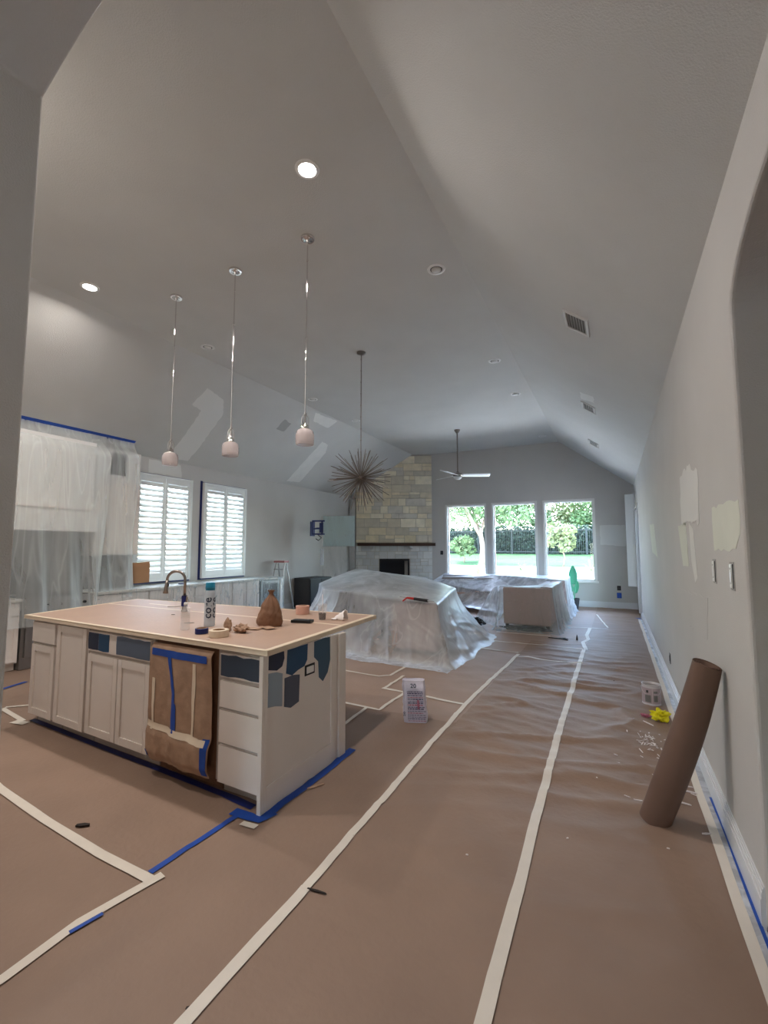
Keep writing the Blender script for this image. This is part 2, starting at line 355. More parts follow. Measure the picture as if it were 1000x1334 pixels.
# ---- left windows with plantation shutters
def louver_mesh():
    m = MB(); w_ = .445/2
    prof = [(-.05, 0), (-.024, .007), (.024, .007), (.05, 0), (.024, -.007), (-.024, -.007)]
    ca, sa = math.cos(R(-61)), math.sin(R(-61))
    A = [m.b.verts.new((p*ca-q*sa, -w_, p*sa+q*ca)) for p, q in prof]; B = [m.b.verts.new((p*ca-q*sa, w_, p*sa+q*ca)) for p, q in prof]
    m.b.faces.new(A); m.b.faces.new(B[::-1])
    for i in range(6): m.b.faces.new((A[i-1], A[i], B[i], B[i-1]))
    bmesh.ops.recalc_face_normals(m.b, faces=m.b.faces)
    me = bpy.data.meshes.new('louver'); m.b.to_mesh(me); me.materials.append(M['louver']); return me
LM = louver_mesh()
for i, (a, b) in enumerate(LW):
    x0, x1 = X0-.01, X0+.06
    r = MB(); a_, b_ = a-.05, b+.05; z0_, z1_ = .96, 2.9
    r.box(x0, x1, a_, a, z0_, z1_, .004); r.box(x0, x1, b, b_, z0_, z1_, .004); r.box(x0, x1, a, b, 2.86, z1_, .004); r.box(x0, x1, a, b, z0_, 1.0, .004)
    win = struct('window_%d' % (i+4), r, M['louver'])
    g = MB(); g.box(X0-.09, X0-.084, a, b, 1.0, 2.86); obj('pane', g, M['glass'], win)
    mid = (a+b)/2
    for k, (p, q) in enumerate(((a+.004, mid-.003), (mid+.003, b-.004))):
        s_ = MB(); xs0, xs1 = X0+.012, X0+.045
        s_.box(xs0, xs1, p, p+.05, 1.0, 2.86, .003); s_.box(xs0, xs1, q-.05, q, 1.0, 2.86, .003)
        s_.box(xs0, xs1, p+.05, q-.05, 2.76, 2.86, .003); s_.box(xs0, xs1, p+.05, q-.05, 1.0, 1.12, .003)
        sh = obj('shutter', s_, M['louver'], win)
        n = 17
        for j in range(n):
            l = bpy.data.objects.new('louver', LM); COL.objects.link(l); l.parent = sh
            l.location = Vector((X0+.028, (p+q)/2, 1.165+j*(2.72-1.165)/(n-1)))-wloc(sh)
    t = MB(); t.box(X0, X0+.006, a_-.055, a_-.005, .93, 2.93); t.box(X0, X0+.006, a_, b_, 2.903, 2.915); t.box(X0, X0+.03, a_, b_, .932, .957)
    obj('tape_strip', t, M['navy'] if i else M['navy'], win)
# ---- garden door (glazed) in the right wall, near the far corner
d = MB(); x = X1
d.box(x-.03, x+.02, 11.66, 11.75, 0, 2.59, .004); d.box(x-.03, x+.02, 12.65, 12.74, 0, 2.59, .004); d.box(x-.03, x+.02, 11.75, 12.65, 2.5, 2.59, .004)
DR = struct('door_1', d, M['gloss'])
d = MB(); d.box(x+.05, x+.09, 11.75, 11.87, 0.01, 2.5); d.box(x+.05, x+.09, 12.53, 12.65, 0.01, 2.5); d.box(x+.05, x+.09, 11.87, 12.53, 2.36, 2.5); d.box(x+.05, x+.09, 11.87, 12.53, .01, .25)
obj('door_leaf', d, M['gloss'], DR)
d = MB(); d.box(x+.065, x+.075, 11.87, 12.53, .25, 2.36); obj('pane', d, M['glass'], DR)
d = MB(); d.lathe([(.03, 0), (.03, .01)], (x+.05, 11.81, 1.0), 12, (-1, 0, 0)); d.tube([(x+.045, 11.81, 1.0), (x-.01, 11.81, 1.0), (x-.01, 11.93, 1.0)], .009, 8); obj('door_handle', d, M['nickel'], DR)
# window with opened shutter in the right wall beyond the door
d = MB(); d.box(x-.03, x, 12.85, 13.3, .6, 2.95, .004); W6 = struct('trim_1', d, M['gloss'])
d = MB(); d.obox((x-.035, 12.86, .62), Vector((-.93, .36, 0)).normalized(), Vector((.36, .93, 0)).normalized(), (0, 0, 1), .2, .03, 2.3, .003); obj('shutter', d, M['louver'], W6)
d = MB(); d.box(x-.006, x-.001, 11.57, 11.655, .1, 2.55); obj('tape_strip', d, M['sheetb'], DR)
# ---- paint / compound patches (thin, proud of the surface)
def patch(parent, pts, m, n, th=.0015, jag=0.012, name='patch'):
    P = [Vector(p) for p in pts]; n = Vector(n).normalized(); out = []
    for i, a in enumerate(P):
        b = P[(i+1) % len(P)]; k = max(1, int((b-a).length/.06))
        for j in range(k):
            v = a.lerp(b, j/k)
            if j: 
                t = (b-a).normalized().cross(n); v = v+t*random.uniform(-jag, jag)
            out.append(v)
    mb = MB(); A = [mb.b.verts.new(v+n*.0003) for v in out]; B = [mb.b.verts.new(v+n*th) for v in out]
    mb.b.faces.new(B)
    for i in range(len(A)): mb.b.faces.new((A[i-1], A[i], B[i], B[i-1]))
    bmesh.ops.triangulate(mb.b, faces=[q for q in mb.b.faces if len(q.verts) > 4])
    return obj(name, mb, m, parent)
nL = (.75, 0, -1); nR = (-.75, 0, -1)
def onL(x, y): return (x, y, zceil(x))
patch(CEIL, [onL(*p) for p in [(-6.04, 5.31), (-6.12, 5.74), (-6.355, 5.96), (-7.0, 6.05), (-7.37, 6.06), (-7.38, 5.60), (-7.0, 5.60), (-6.41, 5.52), (-6.363, 5.28)]], M['pat3'], nL)
patch(CEIL, [onL(*p) for p in [(-6.20, 8.94), (-6.23, 9.22), (-6.424, 9.41), (-7.317, 9.53), (-7.36, 9.05)]], M['pat1'], nL)
patch(CEIL, [onL(*p) for p in [(-5.70, 7.95), (-5.68, 8.78), (-5.88, 8.71), (-5.87, 8.11)]], M['pat1'], nL)
patch(CEIL, [onL(*p) for p in [(-6.05, 7.35), (-6.08, 7.6), (-6.28, 7.6), (-6.28, 7.35)]], M['patd'], nL)
patch(CEIL, [(-.37, 7.10, zceil(-.37)), (-.19, 7.0, zceil(-.19)), (-.19, 7.3, zceil(-.19)), (-.37, 7.45, zceil(-.37))], M['pat3'], nR)
patch(WLEFT, [(X0, 5.30, 3.17), (X0, 5.97, 3.17), (X0, 6.0, 2.93), (X0, 5.30, 2.93)], M['pat3'], (1, 0, 0))
patch(WRIGHT, [(X1, 2.50, 1.77), (X1, 3.11, 1.78), (X1, 3.11, 1.54), (X1, 2.60, 1.55), (X1, 2.50, 1.62)], M['pat2'], (-1, 0, 0))
patch(WRIGHT, [(X1, 3.52, 2.06), (X1, 3.9, 2.15), (X1, 4.38, 2.13), (X1, 4.42, 1.76), (X1, 3.56, 1.72)], M['pat3'], (-1, 0, 0), jag=.025)
patch(WRIGHT, [(X1, 4.65, 1.745), (X1, 4.18, 1.75), (X1, 4.13, 1.42), (X1, 4.45, 1.41)], M['pat2'], (-1, 0, 0), jag=.006)
patch(WRIGHT, [(X1, 4.02, 1.74), (X1, 3.84, 1.69), (X1, 3.74, 1.35), (X1, 3.86, 1.31), (X1, 3.98, 1.45)], M['pat1'], (-1, 0, 0), jag=.006)
patch(WRIGHT, [(X1, 8.1, 1.92), (X1, 7.3, 1.9), (X1, 6.9, 1.44), (X1, 7.8, 1.5)], M['pat2'], (-1, 0, 0), jag=.01)
patch(WRIGHT, [(X1, 4.6, 1.2), (X1, 3.4, 1.25), (X1, 3.5, .98), (X1, 4.6, .95)], M['pat3'] if 0 else M['wall'], (-1, 0, 0))
patch(WFAR, [(-.33, Y1, 2.17), (.28, Y1, 2.17), (.27, Y1, 1.62), (-.33, Y1, 1.66)], M['pat3'], (0, -1, 0))
# ---- recessed lights
def can(x, y, lit, label, grp):
    z = zceil(x)
    t = thing('recessed_light', label, 'ceiling light', (x, y, z), grp)
    m = MB(); m.lathe([(.066, -.002), (.072, -.012), (.095, -.007), (.098, 0), (.09, .001), (.066, -.001)], (x, y, z), 28, capb=False, capt=False); obj('trim_ring', m, M['white'], t, smooth='auto')
    if not lit:
        m = MB(); m.lathe([(.066, -.003), (.06, -.0035), (.052, -.004)], (x, y, z), 28, capb=False, capt=False); obj('baffle', m, M['ventd'], t)
    m = MB(); m.lathe([(.066 if lit else .05, -.004), (.05, -.014), (.02, -.02), (.0001, -.021)], (x, y, z), 24, capb=True); obj('lens', m, M['lens_on'] if lit else M['lens_off'], t, smooth=True)
    if lit:
        l = bpy.data.lights.new('downlight', 'AREA'); l.shape = 'DISK'; l.size = .14; l.energy = CAN_W; l.color = CANC; l.spread = R(170)
        o = bpy.data.objects.new('bulb_light', l); COL.objects.link(o); o.parent = t; o.location = (0, 0, -.03)
    return t
can(-2.06, 2.72, 1, 'large lit recessed ceiling light glaring above the kitchen island', 'lit recessed lights')
can(-5.26, 2.91, 1, 'lit recessed ceiling light at far left near the sloped ceiling', 'lit recessed lights')
can(-1.60, 4.40, 0, 'unlit recessed light nearest the camera, right of the pendants', 'unlit recessed lights')
can(-1.60, 7.07, 0, 'second unlit recessed light along the right ceiling crease', 'unlit recessed lights')
can(-1.60, 8.81, 0, 'third unlit recessed light along the right ceiling crease', 'unlit recessed lights')
can(-1.60, 12.5, 0, 'farthest unlit recessed light, just above the far gable wall', 'unlit recessed lights')
can(-5.30, 4.64, 0, 'unlit recessed light between the two left-hand pendant rods', 'unlit recessed lights')
can(-5.30, 7.29, 0, 'unlit recessed light behind the nearest pendant rod by the left crease', 'unlit recessed lights')
can(-5.30, 9.00, 0, 'unlit recessed light beside the starburst chandelier rod by the left crease', 'unlit recessed lights')
can(-3.66, 1.15, 1, 'added unseen recessed light brightening the front of the kitchen, out of frame', 'lit recessed lights')  # extra lamp added out of view to light the kitchen
for xx in (-1.9, -.4):
    t = thing('recessed_light', 'added fill light in the foyer ceiling, '+('left one' if xx < -1 else 'right one')+' behind the viewer', 'ceiling light', (xx, -1.2, 3.7), 'added foyer lights')  # unseen lamps added behind the camera to fill the near end
    m = MB(); m.lathe([(.066, -.004), (.05, -.014), (.0001, -.02)], (xx, -1.2, 3.7), 20); obj('lens', m, M['lens_on'], t)
    m = MB(); m.lathe([(.066, -.002), (.098, -.008), (.098, 0)], (xx, -1.2, 3.7), 20, capb=False, capt=False); obj('trim_ring', m, M['white'], t)
    l = bpy.data.lights.new('downlight', 'AREA'); l.shape = 'DISK'; l.size = .14; l.energy = CAN_W*.25; l.color = CANC; l.spread = R(170)
    o = bpy.data.objects.new('bulb_light', l); COL.objects.link(o); o.parent = t; o.location = (0, 0, -.03)
# ---- vents on the right slope
def vent(x0, x1, y0, y1, label, ns):
    n = Vector((-.75, 0, -1)).normalized(); u = Vector((1, 0, -.75)).normalized(); L = (x1-x0)/u.x; o = Vector((x0, y0, zceil(x0))); v = Vector((0, 1, 0)); D = y1-y0
    t = thing('ceiling_vent', label, 'vent', tuple(o), 'ceiling vents on the right slope')
    f_ = .028
    m = MB(); m.obox(o, u, v, n, L, f_, .012, .002); m.obox(o+v*(D-f_), u, v, n, L, f_, .012, .002); m.obox(o+v*f_, u, v, n, f_, D-2*f_, .012, .002); m.obox(o+u*(L-f_)+v*f_, u, v, n, f_, D-2*f_, .012, .002); obj('frame', m, M['vent'], t)
    m = MB(); m.obox(o+u*f_+v*f_, u, v, n, L-2*f_, D-2*f_, .002); obj('backing', m, M['ventd'], t)
    for i in range(ns):
        m = MB(); a = f_+(i+.5)*(L-2*f_)/ns; m.obox(o+u*a+v*f_+n*.002, (u+n*.8).normalized(), v, n, .012, D-2*f_, .003); obj('slat', m, M['vent'], t)
vent(-.355, -.14, 4.49, 4.86, 'largest square ceiling vent on the right slope, nearest', 7)
vent(-.375, -.185, 7.55, 7.92, 'middle ceiling vent on the right slope below a pale patch', 5)
vent(-.41, -.22, 10.4, 10.8, 'farthest small ceiling vent on the right slope', 5)

# ================================================================ FIREPLACE
FR = Vector((.892, .452, 0)); FN = Vector((.452, -.892, 0)); FL = Vector((-7.236, 12.317, 0)); FW_ = 2.4
fp = thing('fireplace', 'limestone corner fireplace rising to the vaulted ceiling behind the chandelier', 'fireplace', tuple(FL+FR*1.2))
b_ = MB(); u0, u1 = .742, 1.68
bk = .03
def F(u, z, d=0): return FL+FR*u+FN*d+Vector((0, 0, z))
for (a, b2, z0, z1) in ((0, u0, 0, 3.0), (u1, FW_, 0, 4.7), (u0, u1, 0, .42), (u0, u1, 1.24, 4.7), (0, u0, 3.0, 4.7)):
    b_.obox(F(a, z0, -.14), FR, FN, (0, 0, 1), b2-a, .14-bk*.3, z1-z0)
clip_ceiling(b_); obj('chimney_breast', b_, M['mortar'], fp)
b_ = MB(); b_.obox(F(-.02, 0, -.25), (-.892, -.452, 0), FN, (0, 0, 1), .18, .3, 3.1); clip_ceiling(b_); obj('side_return', b_, M['patd'], fp)  # darker tone paints the shadow in the strip beside the chimney
random.seed(11)
def stone(u, z, du, dz, mm):
    m = MB(); g = .006; d = random.uniform(.0, .022)
    if u+g > FW_-.02 or du < .03: return
    m.obox(F(u+g, z+g, -.012), FR, (0, 0, 1), FN, du-2*g, dz-2*g, .022+d, .004); clip_ceiling(m, .012)
    if len(m.b.verts) < 4: m.b.free(); return
    obj('stone', m, random.choice(mm), fp)
def course(z, dz, ua, ub, mm, wmin=.2, wmax=.62):
    u = ua
    while u < ub-.02:
        du = random.uniform(wmin, wmax)
        if ub-u-du < wmin*.6: du = ub-u
        if dz > .17 and random.random() < .35:
            h = dz*random.choice((.45, .5, .6))
            stone(u, z, du, h, mm)
            if du > .35: k = du*random.uniform(.4, .6); stone(u, z+h, k, dz-h, mm); stone(u+k, z+h, du-k, dz-h, mm)
            else: stone(u, z+h, du, dz-h, mm)
        else: stone(u, z, du, dz, mm)
        u += du
z = 0
for dz in (.2, .22, .2, .2, .21, .21): 
    if z+dz <= .45: course(z, dz, 0, FW_, M['wstone'], .15, .45)
    else: course(z, dz, 0, u0-.02, M['wstone'], .15, .4); course(z, dz, u1+.02, FW_, M['wstone'], .15, .4)
    z += dz
course(z, 1.64-z-.17, 0, FW_, M['wstone'], .12, .35); course(1.47, .17, 0, FW_, M['wstone'], .12, .35)
z = 1.74
while z < 4.5:
    dz = random.choice((.16, .2, .24, .28)); 
    uleft = 0 
    course(z, dz, uleft, FW_, M['stone'] if z > 1.0 else M['wstone']); z += dz
fb = MB(); fb.obox(F(u0, .42, -.45), FR, FN, (0, 0, 1), u1-u0, .02, .82); fb.obox(F(u0, .42, -.45), FR, FN, (0, 0, 1), .02, .45, .82); fb.obox(F(u1-.02, .42, -.45), FR, FN, (0, 0, 1), .02, .45, .82); fb.obox(F(u0, 1.22, -.45), FR, FN, (0, 0, 1), u1-u0, .45, .02); fb.obox(F(u0, .42, -.45), FR, FN, (0, 0, 1), u1-u0, .45, .02)
fbx = obj('firebox', fb, M['fire'], fp)
fb = MB(); fb.obox(F(u0+.02, .44, -.04), FR, FN, (0, 0, 1), .03, .03, .78); fb.obox(F(u1-.05, .44, -.04), FR, FN, (0, 0, 1), .03, .03, .78); fb.obox(F(u0+.05, 1.17, -.04), FR, FN, (0, 0, 1), u1-u0-.1, .03, .05); obj('screen_frame', fb, M['black'], fbx)
mt = MB(); mt.obox(F(.06, 1.64, .0), FR, FN, (0, 0, 1), 2.42, .2, .09, .006); obj('mantel', mt, M['mantel'], fp)
for uu in (.45, 1.68):
    mt = MB(); mt.prism([(0, 0), (0, .11), (.15, .11), (.15, .07)], 'x', 0, .09)
    for v in mt.b.verts: p = v.co.copy(); v.co = F(uu+p.x, 1.53+p.z, .01+p.y)
    obj('corbel', mt, M['wstone'][0], fp)

# ================================================================ FLOOR PAPER
def sm(a, b, x):
    t = max(0, min(1, (x-a)/(b-a))); return t*t*(3-2*t)
def hf(x, y):
    p = Vector((x, y, 0))
    base = .0035*(1+noise.noise(Vector((x*1.1, y*1.1, 3))))
    wz = sm(2.6, 3.6, y)*(1-sm(6.0, 9.2, y))*sm(-1.6, -.9, x)*(1-sm(.2, .44, x))
    n1 = noise.noise(Vector((x*1.1+.9*math.sin(y*.9), y*3.4-x*.8, 1.7))); n2 = noise.noise(Vector((x*1.6+4, y*5.5+x*1.5, 5.1)))
    r = max(0, 1-abs(n1)*3.2)**2*.027+max(0, 1-abs(n2)*4)**2*.014
    w2 = .28*sm(1.2, 2.2, y)*sm(-3.2, -2, x)
    return base+r*max(wz, w2*(1-sm(.2, .44, x)))+.004*wz*(1+noise.noise(p*2.2))
def paper(x0, x1, y0, y1, label, m='kraft', z=.001, res=.06):
    nx = max(2, int((x1-x0)/res)); ny = max(2, int((y1-y0)/res))
    mb = MB(); mb.grid(lambda u, v: Vector((x0+(x1-x0)*u, y0+(y1-y0)*v, hf(x0+(x1-x0)*u, y0+(y1-y0)*v)+z)), nx, ny)
    return tag(obj('floor_paper', mb, M[m], smooth=True), label, 'floor paper', 'kraft paper taped over the floor')
paper(-.455, .47, -.6, 13.38, 'long brown floor paper strip along the right wall under the leaning roll', res=.035)
paper(-1.31, -.455, -.6, 8.1, 'long brown floor paper strip between the two long white tape lines', z=.0012, res=.035)
paper(-2.02, -1.31, -.6, 4.0, 'brown floor paper strip in front of the island corner beside the blue tape', z=.0014)
paper(-4.2, -2.02, -.6, 1.53, 'brown floor paper sheet in the lower left corner of the photo', z=.001)
paper(-7.4, -2.02, 1.53, 2.45, 'brown floor paper sheet running along the island cabinet doors', z=.0012)
paper(-6.6, -4.2, -.0, 1.53, 'brown floor paper left of the foyer opening', z=.0013)
paper(-7.4, -4.9, 2.45, 4.2, 'brown floor paper between the island and the stove wall', z=.0012)
paper(-4.9, -2.02, 2.45, 4.0, 'brown floor paper under and just behind the island overhang', z=.001)
paper(-7.4, -1.31, 4.0, 4.56, 'brown floor paper strip just behind the island', 'kraft2', z=.0011)
paper(-2.45, -1.31, 4.56, 7.06, 'brown floor paper under the right edge of the plastic mound', 'kraft2', z=.001)
paper(-7.4, -2.45, 4.56, 9.0, 'brown floor paper under the plastic covered dining furniture', 'kraft2', z=.0012)
paper(-2.45, -.455, 8.1, 9.75, 'brown floor paper in front of the covered sectional', 'kraft2', z=.001)
paper(-2.45, -1.31, 7.06, 8.1, 'short brown floor paper piece between mound and sectional', 'kraft2', z=.0013)
paper(-7.4, -.455, 9.75, 13.38, 'floor paper in front of the three garden windows', 'kraft2', z=.001)

def tape(pts, w, m, label, grp='masking tape lines on the floor paper', z=.007, ends=0):
    P = [Vector((p[0], p[1], 0)) for p in pts]; out = []
    for a, b in zip(P, P[1:]):
        k = max(1, int((b-a).length/.05))
        for j in range(k): out.append(a.lerp(b, j/k))
    out.append(P[-1]); mb = MB(); prev = None; n_ = len(out)
    for i, p in enumerate(out):
        t = (out[min(i+1, n_-1)]-out[max(i-1, 0)]).normalized(); s = Vector((-t.y, t.x, 0))
        jw = w/2*(1+.08*noise.noise(p*3)); q = p+s*.006*noise.noise(p*1.7+Vector((5, 0, 0)))
        a = q+s*jw; b = q-s*jw; c = q
        row = [mb.b.verts.new((v.x, v.y, hf(v.x, v.y)+z)) for v in (a, c, b)]
        if prev:
            mb.b.faces.new((prev[0], prev[1], row[1], row[0])); mb.b.faces.new((prev[1], prev[2], row[2], row[1]))
        prev = row
    return tag(obj('tape_strip', mb, M[m], smooth=True), label, 'tape', grp)
G1 = 'masking tape lines on the floor paper'
tape([(-1.31, .7), (-1.312, 1.8)], .052, 'tape', 'long white tape line running from bottom centre, wide front piece')
tape([(-1.312, 1.78), (-1.345, 3.0), (-1.375, 4.55), (-1.31, 6.95)], .046, 'tape', 'long white tape line continuing toward the plastic mound corner')
tape([(-.43, 1.0), (-.45, 2.4), (-.47, 3.9), (-.475, 7.7)], .052, 'tape', 'longest white tape line down the middle right of the floor')
tape([(-.446, 7.7), (-.52, 8.27), (-.45, 8.6), (-.50, 9.0), (-.476, 9.8)], .06, 'tape', 'jagged far end of the middle tape line near the sectional')
tape([(-4.4, 1.72), (-3.614, 1.61), (-2.949, 1.55), (-2.38, 1.515), (-1.98, 1.51)], .05, 'tape', 'white tape line crossing the lower left floor toward the blue tape')
tape([(-2.05, .5), (-2.02, .95), (-2.03, 1.22), (-1.965, 1.56)], .046, 'tape', 'white tape line from the lower left corner up to the blue tape')
tape([(-2.01, 1.17), (-1.985, 1.29)], .02, 'blue', 'tiny blue tape end showing beside the lower left white tape', 'blue painter tape on the floor', z=.0085)
tape([(-2.03, 1.54), (-2.025, 1.75), (-2.005, 2.13)], .036, 'blue', 'straight blue tape line from white tape to island corner', 'blue painter tape on the floor')
tape([(-2.06, 2.10), (-1.87, 2.105), (-1.84, 2.2)], .07, 'blue', 'blue tape wrapped round the near foot of the island corner', 'blue painter tape on the floor', z=.008)
tape([(-1.855, 2.12), (-1.845, 2.6), (-1.85, 3.12)], .055, 'blue', 'blue tape line along the foot of the island end panel', 'blue painter tape on the floor')
tape([(-4.76, 2.345), (-3.0, 2.25), (-1.98, 2.185)], .05, 'navy', 'dark blue tape line along the island toe kick', 'blue painter tape on the floor')
tape([(-1.93, 2.035), (-1.83, 2.045)], .045, 'tape', 'short torn white tape piece at the near island corner')
tape([(-2.355, 4.60), (-1.391, 4.50)], .042, 'tape', 'short white tape from plaster bag to the long tape line')
tape([(-3.3, 5.06), (-3.128, 5.047), (-2.6, 5.0), (-2.5, 5.1), (-2.50, 5.55)], .038, 'tape', 'bent white tape line in front of the mound hem')
tape([(-2.7, 4.06), (-2.486, 4.016), (-2.07, 3.987), (-2.06, 4.6)], .036, 'tape', 'white tape line bending just left of the plaster bag')
tape([(-2.17, 3.3), (-2.18, 3.52), (-2.215, 4.0)], .034, 'tape', 'short white tape emerging behind the island end panel')
tape([(-2.33, 4.6), (-2.345, 5.16)], .034, 'tape', 'short slanting white tape left of the plaster bag top')
tape([(-1.30, 6.77), (-.43, 6.72)], .04, 'tape', 'white cross tape joining the two long tape lines')
tape([(-1.946, 7.10), (-1.33, 7.04)], .04, 'tape', 'white cross tape from mound corner to the long line')
tape([(-1.94, 7.76), (-.49, 7.74)], .04, 'tape', 'longer white cross tape behind the first cross tape')
tape([(-2.02, 8.62), (-1.067, 8.60)], .05, 'tape', 'white tape along the hem of the covered sectional')
tape([(-.88, 9.72), (-.16, 9.89)], .03, 'tape', 'faint cross tape in the bluish light beside the sectional')
tape([(-.43, 11.92), (-.17, 10.0)], .03, 'tape', 'faint slanting tape farthest away in the bluish window light')
tape([(-5.35, 2.37), (-4.80, 2.29)], .045, 'tape', 'white tape end left of the island near the jamb')
tape([(-5.36, 2.40), (-5.2, 2.56), (-4.95, 2.6)], .035, 'tape', 'white tape slanting behind the left island foot')
tape([(-4.86, 2.24), (-4.70, 2.27)], .07, 'tape', 'torn white tape scrap at the left island foot')
tape([(-6.02, 2.55), (-6.16, 2.95)], .05, 'blue', 'blue tape line on the floor at the stove side', 'blue painter tape on the floor')
# tape along the right baseboard
tape([(.452, .6), (.452, 4.0), (.45, 8), (.45, 11.6)], .085, 'sheetb', 'wide pale film strip taped along the right baseboard foot', 'film and tape along the right baseboard', z=.006)
tape([(.478, .6), (.480, 3.2), (.478, 3.55)], .014, 'blue', 'thin blue tape line at the foot of the right baseboard', 'film and tape along the right baseboard', z=.008)
tape([(.43, .6), (.425, 4.0), (.43, 8), (.43, 11.4)], .045, 'tape', 'white tape line holding the paper edge along the right wall', 'film and tape along the right baseboard', z=.0075)
tape([(.46, 11.62), (.40, 11.75)], .12, 'blue', 'blue tape patch on the floor at the garden door corner', 'blue painter tape on the floor', z=.007)

# ================================================================ ISLAND
IA = Vector((-1.905, 2.15, 0)); ID = Vector((-1, .0465, 0)).normalized(); IN = Vector((-ID.y, ID.x, 0))  # ID runs left along the front, IN outward (towards camera)
if IN.y > 0: IN = -IN
def I(s, d, z): return IA+ID*s+IN*d+Vector((0, 0, z))
def ibox(mb, s0, s1, d0, d1, z0, z1, bev=0): return mb.obox(I(s0, d0, z0), ID, IN, (0, 0, 1), s1-s0, d1-d0, z1-z0, bev)
ZT, ZB = .91, .105
def cabinet(label, s0, s1, doors, drawers, swatches=()):
    t = thing('kitchen_cabinet', label, 'cabinet', tuple(I((s0+s1)/2, -.3, 0)), 'white shaker cabinets of the island')
    so_ = s0+(.045 if s0 < .01 else .001)
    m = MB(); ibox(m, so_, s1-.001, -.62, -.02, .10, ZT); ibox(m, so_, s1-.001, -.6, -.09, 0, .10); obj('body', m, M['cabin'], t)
    for (a, b, z0, z1) in doors:
        m = MB(); fr = .052
        ibox(m, a, a+fr, -.02, 0, z0, z1, .002); ibox(m, b-fr, b, -.02, 0, z0, z1, .002); ibox(m, a+fr, b-fr, -.02, 0, z0, z0+fr, .002); ibox(m, a+fr, b-fr, -.02, 0, z1-fr, z1, .002)
        ibox(m, a+fr-.004, b-fr+.004, -.02, -.010, z0+fr-.004, z1-fr+.004)
        obj('door', m, M['cab'], t)
    for (a, b, z0, z1) in drawers:
        m = MB(); ibox(m, a, b, -.02, 0, z0, z1, .003); dr = obj('drawer', m, M['cab'], t)
        for (p, q, r0, r1, mm) in swatches:
            if p >= a-.01 and q <= b+.01 and r0 >= z0-.01: 
                random.seed(int(p*1000)); mb = MB()
                pts = [I(p, 0, r0), I(q, 0, r0), I(q, 0, r1), I(p, 0, r1)]
                patch(dr, pts, mm, IN, th=.0025, jag=.006, name='paint_swatch')
    return t
# drawer bank next to the end panel
g = .006
cabinet('island drawer bank next to the end panel, denim painted top drawer', .0, .40, [], [(.02, .36, .745, .885), (.02, .36, .56, .715), (.02, .36, .345, .535), (.02, .36, .105, .32)], [(.025, .355, .75, .88, M['n6'])])
# sink base
cabinet('island sink base with two shaker doors under navy and denim paint samples', 1.06, 1.90, [(1.085, 1.475, .105, .715), (1.485, 1.89, .105, .715)], [(1.085, 1.89, .745, .89)],
        [(1.09, 1.50, .75, .885, M['n6']), (1.60, 1.745, .755, .885, M['n2']), (1.75, 1.885, .755, .885, M['n1'])])
cabinet('island cabinet with one tall shaker door left of the sink base', 1.91, 2.39, [(1.925, 2.375, .10, .90)], [])
cabinet('leftmost island cabinet with small drawer over a narrow door', 2.40, 2.83, [(2.415, 2.80, .10, .70)], [(2.415, 2.80, .73, .895)])
# dishwasher wrapped in brown paper
dw = thing('dishwasher', 'dishwasher masked with brown paper and blue tape between island cabinets', 'dishwasher', tuple(I(.73, -.3, 0)))
m = MB(); ibox(m, .41, 1.05, -.6, -.03, .10, .9); ibox(m, .41, 1.05, -.55, -.09, 0, .1); obj('body', m, M['kraftd'], dw)
def pw(u, v):
    s = .420+.622*u; z = .89-.77*v
    n = noise.noise(Vector((s*9, z*2.5, 2)))*.016+noise.noise(Vector((s*22, z*6, 8)))*.006
    d = .024+n*(.6+v)+.02*math.sin(math.pi*u)*(.3+.7*v)
    if v > .70: d += .022*sm(.70, .78, v)*(1-sm(.92, 1, v)); s += .01*noise.noise(Vector((z*9, u*3, 0)))*u
    if v < .04: d = .0+d*v/.04
    return I(s-(.02*v if u < .5 else -.01*v), d, z)
m = MB(); m.grid(pw, 46, 60); wr = obj('paper_wrap', m, M['kraftb'], dw, smooth=True)
def strip(pa, mm, f0, f1, wd, horiz=False, off=.004, n=24, name='tape_strip'):
    m = MB()
    def fn(u, v):
        c = (f0[0]+(f1[0]-f0[0])*u, f0[1]+(f1[1]-f0[1])*u)
        a = (c[0], c[1]+wd*(v-.5)) if horiz else (c[0]+wd*(v-.5), c[1])
        return pw(min(1, max(0, a[0])), min(1, max(.041, a[1])))+IN*off
    m.grid(fn, n, 4); return obj(name, m, mm, pa, smooth=True)
strip(wr, M['blue'], (.06, .06), (.97, .06), .085, True, n=30)
strip(wr, M['blue'], (.66, .08), (.53, .40), .055); strip(wr, M['blue'], (.53, .40), (.52, .72), .055)
strip(wr, M['tapet'], (.90, .30), (.88, .74), .05); strip(wr, M['tapet'], (.25, .12), (.27, .45), .05); strip(wr, M['tapet'], (.27, .45), (.26, .74), .05)
strip(wr, M['tapet'], (.05, .735), (.99, .70), .05, True, .006)
strip(wr, M['blue'], (.045, .70), (.05, .98), .075, off=.005); strip(wr, M['blue'], (.95, .93), (.98, .99), .1, off=.005)
